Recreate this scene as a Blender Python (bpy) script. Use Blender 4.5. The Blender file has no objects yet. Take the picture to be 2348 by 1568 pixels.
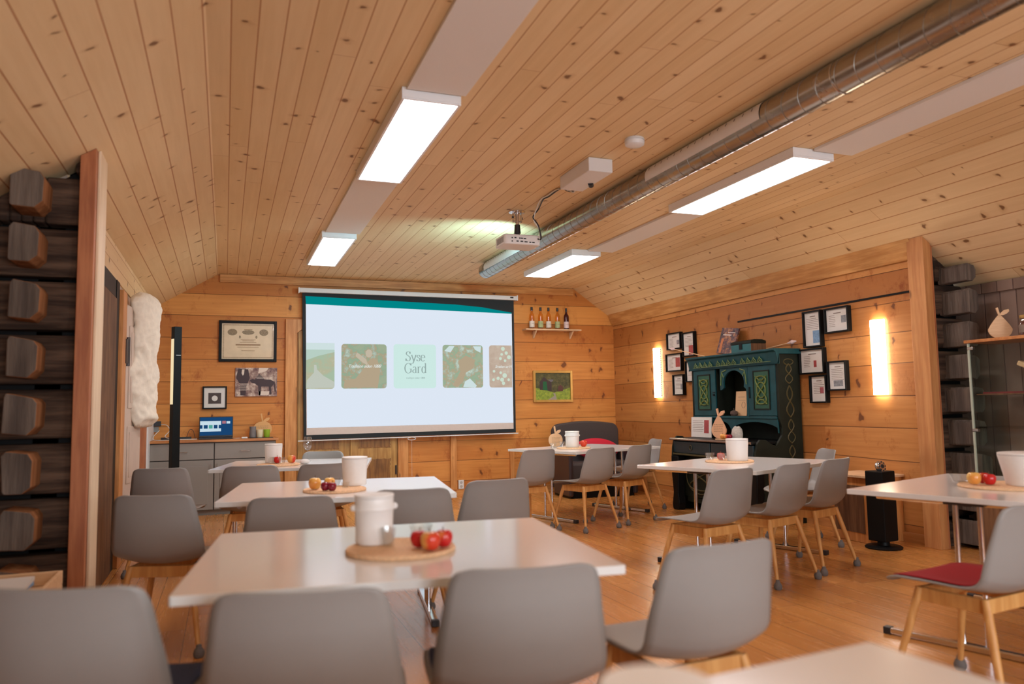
import bpy, math, random
from mathutils import Vector, Matrix
PI = math.pi
sc = bpy.context.scene
col = sc.collection
random.seed(7)

# ------------------------------------------------------------------ camera
yaw, pitch, roll, FPX = .3583, .0858, -.0168, 1757.
ca, sa, cp, sp = math.cos(yaw), math.sin(yaw), math.cos(pitch), math.sin(pitch)
fw = Vector((sa*cp, ca*cp, sp)); r0 = Vector((ca, -sa, 0)); u0 = r0.cross(fw)
cr, sr = math.cos(roll), math.sin(roll)
rt = cr*r0 + sr*u0; up = -sr*r0 + cr*u0
cam = bpy.data.cameras.new('camera'); camo = bpy.data.objects.new('camera', cam); col.objects.link(camo)
camo.matrix_world = Matrix(((rt.x, up.x, -fw.x, 0), (rt.y, up.y, -fw.y, 0), (rt.z, up.z, -fw.z, 1.20), (0, 0, 0, 1)))
cam.sensor_width = 36; cam.lens = FPX/2348*36; cam.clip_start = .05
cam.dof.use_dof = True; cam.dof.focus_distance = 8.0; cam.dof.aperture_fstop = 1.7
sc.camera = camo

# ------------------------------------------------------------------ world, exposure
sc.view_settings.view_transform = 'Standard'; sc.view_settings.look = 'None'
sc.view_settings.gamma = 1; sc.view_settings.exposure = 0.0; sc.view_settings.use_curve_mapping = False
w = bpy.data.worlds.new('sky'); sc.world = w; w.use_nodes = True
w.node_tree.nodes['Background'].inputs[0].default_value = (.62, .76, 1, 1)
w.node_tree.nodes['Background'].inputs[1].default_value = 1.0
PANEL = 23.0; SCREEN = .90; SCONCE = 20.0
def area(name, loc, rot, sx, sy, power, color):
    l = bpy.data.lights.new(name, 'AREA'); l.shape = 'RECTANGLE'; l.size = sx; l.size_y = sy; l.energy = power; l.color = color
    o = bpy.data.objects.new(name, l); col.objects.link(o); o.location = loc; o.rotation_euler = rot
# daylight entering through the two windows in the wall behind the camera
area('daylight_window', (.9, -2.42, 1.45), (PI/2, 0, 0), 1.5, 1.1, 100, (.84, .92, 1))
area('daylight_window', (3.9, -2.42, 1.45), (PI/2, 0, 0), 1.5, 1.1, 100, (.84, .92, 1))

pl_ = bpy.data.lights.new('ceiling_glow_spot', 'SPOT'); pl_.energy = 150; pl_.color = (.38, .85, 1.0); pl_.spot_size = 2.6; pl_.spot_blend = 1; pl_.shadow_soft_size = .06  # added cyan spot at the lens, only to put a teal glow on the ceiling
po_ = bpy.data.objects.new('ceiling_glow_spot', pl_); col.objects.link(po_); po_.location = (2.53, 6.53, 2.66); po_.rotation_euler = (math.radians(78), 0, math.radians(12))
D = 10.336; XL, XR = -.83, 5.519; ZC = 2.96; FL, FR = -.105, 4.87
SL, SR = .6126, .6872; YP = 4.6
def zl(x): return ZC - (FL - x)*SL
def zr(x): return ZC - (x - FR)*SR

# ------------------------------------------------------------------ materials
def srgb(r, g, b):
    f = lambda v: (v/255)/12.92 if v/255 <= .04045 else ((v/255+.055)/1.055)**2.4
    return (f(r), f(g), f(b), 1)
class N:
    def __init__(s, name):
        s.m = bpy.data.materials.new(name); s.m.use_nodes = True; s.t = s.m.node_tree
        s.b = s.t.nodes['Principled BSDF']; s.out = s.t.nodes['Material Output']
    def n(s, ty, **k):
        x = s.t.nodes.new(ty)
        for a, v in k.items(): setattr(x, a, v)
        return x
    def l(s, a, b): s.t.links.new(a, b)
    def set(s, inp, v):
        if hasattr(v, 'is_output') or isinstance(v, bpy.types.NodeSocket): s.l(v, inp)
        else: inp.default_value = v
    def ma(s, op, a, b=0, c=0, clamp=False):
        x = s.n('ShaderNodeMath', operation=op, use_clamp=clamp)
        s.set(x.inputs[0], a); s.set(x.inputs[1], b); s.set(x.inputs[2], c); return x.outputs[0]
    def mix(s, f, a, b, mode='MIX'):
        x = s.n('ShaderNodeMix', data_type='RGBA', blend_type=mode)
        s.set(x.inputs[0], f); s.set(x.inputs[6], a); s.set(x.inputs[7], b); return x.outputs[2]
    def vec(s, a, b, c=0):
        x = s.n('ShaderNodeCombineXYZ'); s.set(x.inputs[0], a); s.set(x.inputs[1], b); s.set(x.inputs[2], c); return x.outputs[0]
    def noise(s, v, scale=1, detail=3, rough=.5):
        x = s.n('ShaderNodeTexNoise'); s.l(v, x.inputs['Vector']); x.inputs['Scale'].default_value = scale
        x.inputs['Detail'].default_value = detail; x.inputs['Roughness'].default_value = rough; return x.outputs[0]
    def ss(s, v, lo, hi):   # smoothstep 1 -> 0 when v goes lo..hi if reversed
        x = s.n('ShaderNodeMapRange', interpolation_type='SMOOTHSTEP'); s.set(x.inputs[0], v)
        x.inputs[1].default_value = lo; x.inputs[2].default_value = hi; return x.outputs[0]
    def bump(s, h, st, d=.01):
        x = s.n('ShaderNodeBump'); x.inputs['Strength'].default_value = st; x.inputs['Distance'].default_value = d
        s.l(h, x.inputs['Height']); s.l(x.outputs[0], s.b.inputs['Normal'])
def mat(name, c, rough=.5, metal=0, noise=.06, nscale=30, emit=0, coat=0, spec=.5, bump=0):
    s = N(name); b = s.b
    c = tuple(c) + ((1,) if len(c) == 3 else ())
    tc = s.n('ShaderNodeTexCoord')
    nz = s.noise(tc.outputs['Object'], nscale, 3)
    k = s.ma('MULTIPLY_ADD', nz, noise*2, 1-noise)
    s.l(s.mix(1.0, c, s.vec(k, k, k), 'MULTIPLY'), b.inputs['Base Color'])
    b.inputs['Roughness'].default_value = rough; b.inputs['Metallic'].default_value = metal
    b.inputs['Specular IOR Level'].default_value = spec; b.inputs['Coat Weight'].default_value = coat; b.inputs['Coat Roughness'].default_value = .1
    if bump: s.bump(nz, bump, .003)
    if emit:
        b.inputs['Emission Color'].default_value = c; b.inputs['Emission Strength'].default_value = emit
    return s.m
def wood(name, c1, c2, along='X', scale=1., rough=.5, dark=.5, spec=.4, coat=0, knots=0, old=0):
    """plain wood: streaks run along one object axis"""
    s = N(name); tc = s.n('ShaderNodeTexCoord'); sx = s.n('ShaderNodeSeparateXYZ'); s.l(tc.outputs['Object'], sx.inputs[0])
    o = [sx.outputs[0], sx.outputs[1], sx.outputs[2]]; i = 'XYZ'.index(along)
    v = s.vec(*[s.ma('MULTIPLY', o[k], (2.2 if k == i else 26)*scale) for k in range(3)])
    n1 = s.noise(v, 1, 5, .6); n2 = s.noise(tc.outputs['Object'], 2.5*scale, 2)
    c = s.mix(s.ss(n1, .35, .68), c1, c2)
    c = s.mix(s.ma('MULTIPLY', s.ss(n2, .45, .75), dark), c, s.mix(1, c, (.55, .5, .45, 1), 'MULTIPLY'))
    if knots:
        vo = s.n('ShaderNodeTexVoronoi'); s.l(s.vec(*[s.ma('MULTIPLY', o[k], 2.2 if k == i else 5.5) for k in range(3)]), vo.inputs['Vector'])
        vo.inputs['Scale'].default_value = 1
        kd = s.ma('ADD', vo.outputs['Distance'], s.ma('MULTIPLY', n1, .07))
        c = s.mix(s.ma('MULTIPLY', s.ma('SUBTRACT', 1, s.ss(kd, .09, .16)), knots), c, (.06, .025, .01, 1))
    s.l(c, s.b.inputs['Base Color']); s.b.inputs['Roughness'].default_value = rough
    s.b.inputs['Specular IOR Level'].default_value = spec; s.b.inputs['Coat Weight'].default_value = coat
    s.bump(n1, .9 if old else .15, .02 if old else .003)
    return s.m
def planks(name, across, along, width, length, c1, c2, cg, groove=.003, ends=1., kn=(2.6, 7.), kth=.55, ksz=.10, kcol=(.10, .04, .015, 1),
           rough=.55, spec=.35, gd=.8, wob=0, phase=0, streak=0, coat=0, var=.5, kstrong=.85, bst=.5):
    s = N(name); tc = s.n('ShaderNodeTexCoord'); sx = s.n('ShaderNodeSeparateXYZ'); s.l(tc.outputs['Object'], sx.inputs[0])
    P = dict(X=sx.outputs[0], Y=sx.outputs[1], Z=sx.outputs[2]); A = P[across]; L = P[along]
    A2 = s.ma('ADD', A, phase)
    if wob: A2 = s.ma('ADD', A2, s.ma('MULTIPLY', s.ma('SUBTRACT', s.noise(s.vec(s.ma('MULTIPLY', L, .45), s.ma('MULTIPLY', A, 2.2)), 1, 1), .5), wob))
    q = s.ma('DIVIDE', A2, width); row = s.ma('FLOOR', q); fa = s.ma('FRACT', q)
    wn = s.n('ShaderNodeTexWhiteNoise', noise_dimensions='1D'); s.l(row, wn.inputs['W'])
    lq = s.ma('ADD', s.ma('DIVIDE', L, length), s.ma('MULTIPLY', wn.outputs[0], 9.7)); seg = s.ma('FLOOR', lq); fl = s.ma('FRACT', lq)
    w2 = s.n('ShaderNodeTexWhiteNoise', noise_dimensions='2D'); s.l(s.vec(row, seg), w2.inputs['Vector']); idn = w2.outputs[0]
    ea = s.ma('MULTIPLY', s.ma('MINIMUM', fa, s.ma('SUBTRACT', 1, fa)), width)
    el = s.ma('MULTIPLY', s.ma('MINIMUM', fl, s.ma('SUBTRACT', 1, fl)), length)
    g1 = s.ma('SUBTRACT', 1, s.ss(ea, groove*.4, groove*1.3))
    g2 = s.ma('MULTIPLY', s.ma('SUBTRACT', 1, s.ss(el, groove*.2, groove*.7)), ends)
    gm = s.ma('MAXIMUM', g1, g2)
    gn = s.noise(s.vec(s.ma('MULTIPLY', L, 1.6), s.ma('MULTIPLY', A, 30), s.ma('MULTIPLY', idn, 40)), 1, 5, .6)
    big = s.noise(s.vec(s.ma('MULTIPLY', L, .9), s.ma('MULTIPLY', A, 2), s.ma('MULTIPLY', idn, 10)), 1, 3, .6)
    f = s.ma('ADD', s.ma('MULTIPLY', s.ma('SUBTRACT', idn, .5), var), s.ma('ADD', s.ma('MULTIPLY', gn, .6), s.ma('MULTIPLY', big, .5)), clamp=False)
    c = s.mix(s.ss(f, .25, .9), c1, c2)
    # knots: short flecks lying across the boards
    wv = s.noise(s.vec(s.ma('MULTIPLY', L, 9), s.ma('MULTIPLY', A, 9)), 1, 2)
    vo = s.n('ShaderNodeTexVoronoi', voronoi_dimensions='2D'); vo.inputs['Scale'].default_value = 1
    s.l(s.vec(s.ma('ADD', s.ma('MULTIPLY', L, kn[0]), s.ma('MULTIPLY', wv, .7)), s.ma('ADD', s.ma('MULTIPLY', A, kn[1]), s.ma('MULTIPLY', wv, .35))), vo.inputs['Vector'])
    sel = s.n('ShaderNodeSeparateColor'); s.l(vo.outputs['Color'], sel.inputs[0])
    on = s.ma('GREATER_THAN', sel.outputs[0], kth)
    rad = s.ma('MULTIPLY_ADD', sel.outputs[1], ksz, ksz*.35)
    rel = s.ma('DIVIDE', vo.outputs['Distance'], rad)
    km = s.ma('MULTIPLY', s.ma('SUBTRACT', 1, s.ss(rel, .55, 1.15)), s.ma('MULTIPLY', on, kstrong))
    halo = s.ma('MULTIPLY', s.ma('SUBTRACT', 1, s.ss(rel, .6, 2.6)), s.ma('MULTIPLY', on, .35))
    if streak:
        st = s.noise(s.vec(s.ma('MULTIPLY', L, 3.2), s.ma('MULTIPLY', A, 2.0), 5), 1, 6, .75)
        halo = s.ma('MAXIMUM', halo, s.ma('MULTIPLY', s.ss(st, .54, .70), streak))
    c = s.mix(halo, c, s.mix(1, c, (.62, .42, .28, 1), 'MULTIPLY'))
    c = s.mix(km, c, kcol); c = s.mix(s.ma('MULTIPLY', gm, gd), c, cg)
    s.l(c, s.b.inputs['Base Color']); s.b.inputs['Specular IOR Level'].default_value = spec
    s.set(s.b.inputs['Roughness'], s.ma('MULTIPLY_ADD', gn, .18, rough-.09)); s.b.inputs['Coat Weight'].default_value = coat
    s.b.inputs['Coat Roughness'].default_value = .2
    s.bump(s.ma('SUBTRACT', s.ma('MULTIPLY', gn, .08), gm), bst, .004)
    return s.m
M = {}
M['ceil'] = planks('pine_ceiling_boards', 'X', 'Y', .118, 3.9, (.74, .52, .27, 1), (.85, .64, .37, 1), (.42, .15, .05, 1), var=.28, groove=.0035, kn=(6.0, 4.6), kth=.60, ksz=.085, kcol=(.17, .065, .022, 1), spec=.2, bst=.3)
M['wall'] = planks('pine_wall_planks', 'Z', 'X', .277, 20, (.50, .165, .03, 1), (.74, .315, .075, 1), (.10, .03, .008, 1), groove=.004, ends=0, kn=(4.6, 2.6), kth=.66, ksz=.10, kcol=(.13, .035, .01, 1), wob=.03, streak=.9, phase=.07, var=.45, kstrong=.85)
M['wallR'] = planks('pine_side_wall_planks', 'Z', 'Y', .277, 20, (.42, .16, .04, 1), (.62, .285, .085, 1), (.08, .025, .008, 1), groove=.004, ends=0, kn=(4.6, 2.6), kth=.66, ksz=.10, kcol=(.11, .035, .012, 1), wob=.05, streak=1., phase=.14, var=.45, kstrong=.85)
M['recess'] = planks('shaded_white_boards', 'Y', 'Z', .14, 30, (.20, .13, .095, 1), (.27, .18, .135, 1), (.08, .04, .03, 1), ends=0, kth=.9, groove=.005)  # white boards darkened: the shade of the recess is put into the colour
M['floor'] = planks('oak_floor_boards', 'X', 'Y', .19, 2.1, (.50, .195, .045, 1), (.64, .28, .072, 1), (.07, .025, .01, 1), groove=.0022, kn=(1.2, 4), kth=.8, ksz=.07, rough=.26, spec=.55, var=.35, kcol=(.2, .08, .03, 1), bst=.06, coat=.25)
M['old'] = wood('weathered_log', (.04, .024, .017, 1), (.14, .085, .055, 1), 'X', .8, .8, .8, .2, old=1)
M['oldend'] = wood('weathered_log_end', (.10, .078, .065, 1), (.19, .15, .12, 1), 'Z', .7, .85, .6, .2, old=1)
M['oldside'] = wood('lit_log_side', (.22, .085, .03, 1), (.34, .15, .06, 1), 'Z', .8, .8, .6, .2)  # orange of the lit log sides is put into the colour
M['post'] = wood('stained_post_wood', (.36, .115, .045, 1), (.50, .19, .075, 1), 'Z', 1, .5, .4, .4)
M['postR'] = wood('golden_post_wood', (.50, .21, .07, 1), (.62, .30, .11, 1), 'Z', 1, .5, .5, .4, knots=.6)
M['trim'] = wood('orange_trim_wood', (.52, .20, .05, 1), (.70, .32, .10, 1), 'Z', 1, .5, .4, .4, knots=.6)
M['trimx'] = wood('orange_rail_wood', (.52, .20, .05, 1), (.70, .32, .10, 1), 'X', 1, .5, .4, .4)
M['litside'] = wood('lit_post_side_wood', (.72, .55, .36, 1), (.8, .64, .44, 1), 'Z', 1, .5, .2)
M['ochre'] = wood('ochre_door_wood', (.38, .18, .04, 1), (.54, .30, .08, 1), 'Z', 1.2, .45, .9, .4)
M['ochred'] = wood('dark_ochre_door_panel', (.20, .08, .015, 1), (.32, .14, .03, 1), 'Z', 1.5, .45, .9, .4)
M['brown'] = wood('old_brown_door_wood', (.12, .055, .025, 1), (.22, .11, .05, 1), 'Z', 1, .7, .8, .3, knots=.8)
M['oak'] = wood('chair_oak', (.60, .29, .085, 1), (.72, .39, .13, 1), 'Z', 1.5, .45, .2, .4)
M['birch'] = wood('birch_plywood', (.72, .45, .24, 1), (.80, .54, .31, 1), 'X', 2, .5, .2, .4)
M['shelfw'] = wood('pale_shelf_wood', (.66, .42, .24, 1), (.78, .55, .34, 1), 'X', 2, .5, .2, .4)
M['counter'] = wood('counter_top_wood', (.46, .16, .04, 1), (.6, .25, .07, 1), 'X', 1, .4, .4, .5, knots=.6)
M['shell'] = mat('grey_plastic_shell', (.295, .282, .265), .42, noise=.02, spec=.45)
M['sock'] = mat('grey_felt_sock', (.16, .145, .135), .95, noise=.25, nscale=120, bump=.5)
M['padblue'] = mat('blue_felt_pad', (.06, .085, .18), .95, noise=.2, nscale=200)
M['padred'] = mat('red_felt_pad', (.34, .008, .014), .95, noise=.2, nscale=200)
M['lam'] = mat('white_laminate', (.82, .79, .76), .16, noise=.015, spec=.5, coat=.2)
M['lamedge'] = mat('laminate_edge', (.78, .78, .75), .35, noise=.02)
M['chrome'] = mat('chrome_steel', (.72, .72, .74), .14, 1, noise=.02)
M['steel'] = mat('dark_steel', (.10, .09, .09), .3, .8, noise=.05)
M['galv'] = None
M['white'] = mat('white_paint', (.74, .72, .70), .45, noise=.02)
M['panelw'] = mat('white_ceiling_panel_felt', (.80, .77, .73), .8, noise=.10, nscale=400)
M['lampw'] = mat('white_lamp_housing', (.84, .84, .84), .4, noise=.02)
M['cream'] = mat('cream_door_paint', (.60, .47, .38), .45, noise=.10, nscale=6)
M['black'] = mat('black_lacquer', (.006, .006, .006), .45, spec=.15, noise=.1)
M['blackm'] = mat('black_matte_cloth', (.012, .016, .018), .8, noise=.1)
M['plastic'] = mat('black_plastic', (.02, .02, .022), .45, noise=.1)
M['porcelain'] = mat('white_crock', (.85, .83, .80), .4, noise=.03, nscale=60)
M['paper'] = mat('white_paper', (.74, .70, .64), .6, noise=.03, coat=.3)
M['aged'] = mat('aged_paper', (.70, .55, .36), .6, noise=.12, nscale=14, coat=.3)
M['ink'] = mat('grey_print_ink', (.22, .17, .13), .7)
M['inkbrown'] = mat('brown_print_ink', (.30, .18, .09), .7)
M['inkred'] = mat('red_print', (.38, .06, .06), .6, noise=.5, nscale=60)
M['inkblue'] = mat('blue_print', (.18, .32, .50), .6, noise=.5, nscale=50)
M['inkgrey'] = mat('grey_photo_print', (.25, .25, .26), .6, noise=.7, nscale=60)
M['cab'] = mat('grey_cabinet_paint', (.27, .235, .205), .5, noise=.03)
M['cord'] = mat('white_cord', (.7, .67, .62), .5)
M['trivet'] = mat('woven_trivet', (.78, .50, .29), .85, noise=.3, nscale=90, bump=.8)
M['applered'] = None
M['wool'] = mat('sheepskin_wool', (.80, .72, .60), .95, noise=.12, nscale=25, bump=1)
M['sofa'] = mat('dark_brown_upholstery', (.045, .032, .03), .7, noise=.3, nscale=150, bump=.4)
M['sofas'] = mat('dark_leather_side', (.035, .022, .024), .35, noise=.2, nscale=20)
M['cushion'] = mat('red_cushion', (.50, .008, .03), .85, noise=.15, nscale=80)
M['gold'] = mat('gilt_frame', (.55, .30, .07), .35, .3, noise=.2, nscale=20)
M['greyvase'] = mat('grey_ribbed_ceramic', (.20, .17, .16), .7, noise=.3, nscale=40)
M['green'] = mat('lime_candle_cup', (.28, .42, .02), .5)
M['creamcup'] = mat('cream_candle_cup', (.80, .66, .42), .5)
M['teal'] = mat('teal_painted_wood', (.006, .055, .065), .45, noise=.45, nscale=12, spec=.3)
M['tealdark'] = mat('dark_blackened_teal', (.010, .013, .008), .55, noise=.5, nscale=9, spec=.2)
M['tealg'] = mat('green_painted_panel', (.012, .075, .04), .5, noise=.3, nscale=12)
M['ornament'] = mat('yellow_green_carving', (.12, .16, .03), .5, noise=.3, nscale=30)
M['ornlight'] = mat('pale_green_carving', (.13, .20, .07), .5, noise=.3, nscale=30)
M['orndark'] = mat('faded_gold_carving', (.06, .045, .01), .6, noise=.4, nscale=20)
M['deskedge'] = mat('worn_desk_edge', (.20, .12, .08), .3, noise=.4, nscale=15)
M['bin'] = mat('chest_lid_black', (.02, .015, .012), .6)
M['smoke'] = mat('white_detector_plastic', (.74, .72, .70), .4)
M['label'] = mat('white_label', (.70, .62, .52), .6, noise=.1, nscale=60)
M['labelg'] = mat('pale_green_label', (.40, .44, .20), .6, noise=.1, nscale=60)
M['labelp'] = mat('pink_label', (.68, .52, .50), .6, noise=.1, nscale=60)
M['wine'] = mat('dark_red_bottle', (.05, .006, .01), .15)
M['redcloth'] = mat('red_display_cloth', (.20, .01, .015), .8)
M['jam'] = mat('dark_jam', (.10, .012, .008), .3)
M['brass'] = mat('brass_lid', (.6, .42, .15), .35, .7)
M['bluish'] = mat('blue_enamel', (.02, .06, .3), .3)

def emis(name, c, st):
    s = N(name); e = s.n('ShaderNodeEmission'); e.inputs[0].default_value = tuple(c[:3]) + (1,); e.inputs[1].default_value = st
    s.l(e.outputs[0], s.out.inputs[0]); return s.m
M['led'] = emis('led_diffuser', (1, .93, .95), PANEL)
M['sconce'] = emis('sconce_glow', (1, .84, .62), SCONCE)
M['pole_glow'] = emis('pole_strip_glow', (1, .80, .48), .9)
M['scr_white'] = emis('projected_white', (.80, .88, 1.0), SCREEN*1.0)
M['scr_teal'] = emis('projected_teal', (.0, .26, .27), SCREEN)
M['scr_mint'] = emis('projected_mint', (.67, .90, .85), SCREEN)
M['scr_grey'] = emis('projected_grey_text', (.33, .44, .42), SCREEN)
M['scr_txt'] = emis('projected_white_text', (.85, .93, .9), SCREEN)
M['scr_blue'] = emis('laptop_navy', (.012, .07, .20), .8)
M['lap_white'] = emis('laptop_white', (.62, .78, .88), .9)
M['lap_green'] = emis('laptop_green', (.10, .45, .38), .8)
def emis_noise(name, cols, scale, st, zgrad=None):
    s = N(name); tc = s.n('ShaderNodeTexCoord'); nz = s.noise(tc.outputs['Object'], scale, 6, .65)
    r = s.n('ShaderNodeValToRGB'); s.l(nz, r.inputs[0])
    while len(r.color_ramp.elements) > 1: r.color_ramp.elements.remove(r.color_ramp.elements[0])
    for i, (p, c) in enumerate(cols):
        e = r.color_ramp.elements[0] if i == 0 else r.color_ramp.elements.new(p)
        e.position = p; e.color = tuple(c) + (1,)
    e = s.n('ShaderNodeEmission'); s.l(r.outputs[0], e.inputs[0]); e.inputs[1].default_value = st
    s.l(e.outputs[0], s.out.inputs[0]); return s.m
GREENS = [(.38, (.40, .48, .33)), (.47, (.33, .47, .33)), (.52, (.50, .40, .26)), (.58, (.43, .53, .43)), (.66, (.60, .70, .60))]
M['scr_ph1'] = emis_noise('projected_garden_photo', GREENS, 6, SCREEN*.95)
M['scr_ph2'] = emis_noise('projected_tree_photo', GREENS[::1] + [(.75, (.75, .85, .85))], 7, SCREEN)
M['scr_ph3'] = emis_noise('projected_hill_photo', [(.4, (.42, .55, .40)), (.55, (.52, .50, .34)), (.65, (.55, .66, .55))], 4, SCREEN)
M['scr_sky'] = emis('projected_pale_sky', (.68, .82, .82), SCREEN)
M['scr_hill'] = emis('projected_far_hill', (.52, .68, .60), SCREEN)
M['scr_path'] = emis('projected_path', (.58, .62, .54), SCREEN)
M['scr_rust'] = emis_noise('projected_red_berries_photo', [(.4, (.55, .42, .33)), (.6, (.62, .50, .40)), (.7, (.66, .62, .5))], 6, SCREEN)
M['scr_jacket'] = emis('projected_jacket', (.50, .40, .27), SCREEN)
M['scr_skin'] = emis('projected_skin', (.60, .52, .40), SCREEN)
M['scr_dot'] = emis('projected_pale_berry', (.66, .80, .66), SCREEN)

def glass(name, c=(1, 1, 1), tint=.0):
    s = N(name); t = s.n('ShaderNodeBsdfTransparent'); t.inputs[0].default_value = tuple(c) + (1,)
    g = s.n('ShaderNodeBsdfGlossy'); g.inputs['Roughness'].default_value = .04
    f = s.n('ShaderNodeFresnel'); f.inputs[0].default_value = 1.5
    mx = s.n('ShaderNodeMixShader'); gm = s.n('ShaderNodeNewGeometry'); s.l(s.ma('MULTIPLY', s.ma('MULTIPLY_ADD', f.outputs[0], .8, tint, clamp=True), s.ma('SUBTRACT', 1, gm.outputs['Backfacing'])), mx.inputs[0]); s.l(t.outputs[0], mx.inputs[1]); s.l(g.outputs[0], mx.inputs[2])
    s.l(mx.outputs[0], s.out.inputs[0]); return s.m
M['glass'] = glass('clear_glass', (.95, .96, .96), .15)
M['pane'] = glass('picture_glass', (1, 1, 1), .0)
M['amber'] = glass('amber_cider_glass', (.97, .82, .58), .04)
M['cabglass'] = glass('cabinet_glass', (.93, .96, .94), .0)

def galv():
    s = N('galvanised_duct_steel'); tc = s.n('ShaderNodeTexCoord'); nz = s.noise(tc.outputs['Object'], 9, 3)
    s.l(s.mix(nz, (.30, .28, .25, 1), (.46, .44, .40, 1)), s.b.inputs['Base Color']); s.b.inputs['Metallic'].default_value = 1
    s.set(s.b.inputs['Roughness'], s.ma('MULTIPLY_ADD', nz, .12, .20)); return s.m
M['galv'] = galv()
def apple_mat(name, red, yel, thr):
    s = N(name); tc = s.n('ShaderNodeTexCoord'); nz = s.noise(tc.outputs['Object'], 14, 3)
    g = s.n('ShaderNodeSeparateXYZ'); s.l(tc.outputs['Object'], g.inputs[0])
    f = s.ma('ADD', nz, s.ma('MULTIPLY', g.outputs[0], 9))
    s.l(s.mix(s.ss(f, thr-.18, thr+.18), red, yel), s.b.inputs['Base Color']); s.b.inputs['Roughness'].default_value = .25; return s.m
M['apple_a'] = apple_mat('red_apple_skin', (.55, .015, .015, 1), (.75, .35, .08, 1), .8)
M['apple_b'] = apple_mat('yellow_red_apple_skin', (.65, .05, .02, 1), (.80, .42, .10, 1), .45)
M['apple_y'] = apple_mat('yellow_apple_skin', (.75, .30, .06, 1), (.82, .50, .14, 1), .3)
M['apple_d'] = apple_mat('dark_red_plum_skin', (.22, .004, .02, 1), (.35, .01, .03, 1), .9)
def picmat(name, cols, scale):
    s = N(name); tc = s.n('ShaderNodeTexCoord'); nz = s.noise(tc.outputs['Object'], scale, 6, .7)
    r = s.n('ShaderNodeValToRGB'); s.l(nz, r.inputs[0])
    while len(r.color_ramp.elements) > 1: r.color_ramp.elements.remove(r.color_ramp.elements[0])
    for i, (p, c) in enumerate(cols):
        e = r.color_ramp.elements[0] if i == 0 else r.color_ramp.elements.new(p)
        e.position = p; e.color = tuple(c) + (1,)
    s.l(r.outputs[0], s.b.inputs['Base Color']); s.b.inputs['Roughness'].default_value = .5; return s.m
M['forest'] = picmat('painted_forest', [(.35, (.03, .035, .008)), (.55, (.09, .08, .02)), (.7, (.16, .14, .05))], 25)
M['meadow'] = picmat('painted_meadow', [(.35, (.14, .20, .02)), (.55, (.26, .34, .03)), (.7, (.42, .40, .04))], 30)
M['horse'] = picmat('sepia_photo_ground', [(.38, (.12, .05, .05)), (.5, (.30, .18, .14)), (.62, (.62, .48, .38))], 9)
M['horsed'] = mat('sepia_photo_dark', (.035, .010, .012), .5)
M['horsel'] = mat('sepia_photo_light', (.68, .55, .45), .5)
M['cover'] = picmat('book_cover_art', [(.38, (.02, .012, .02)), (.5, (.14, .05, .05)), (.58, (.42, .16, .04)), (.68, (.30, .28, .30))], 16)
M['brochure'] = mat('cream_booklet_cover', (.66, .42, .22), .6, noise=.1, nscale=10)

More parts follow.
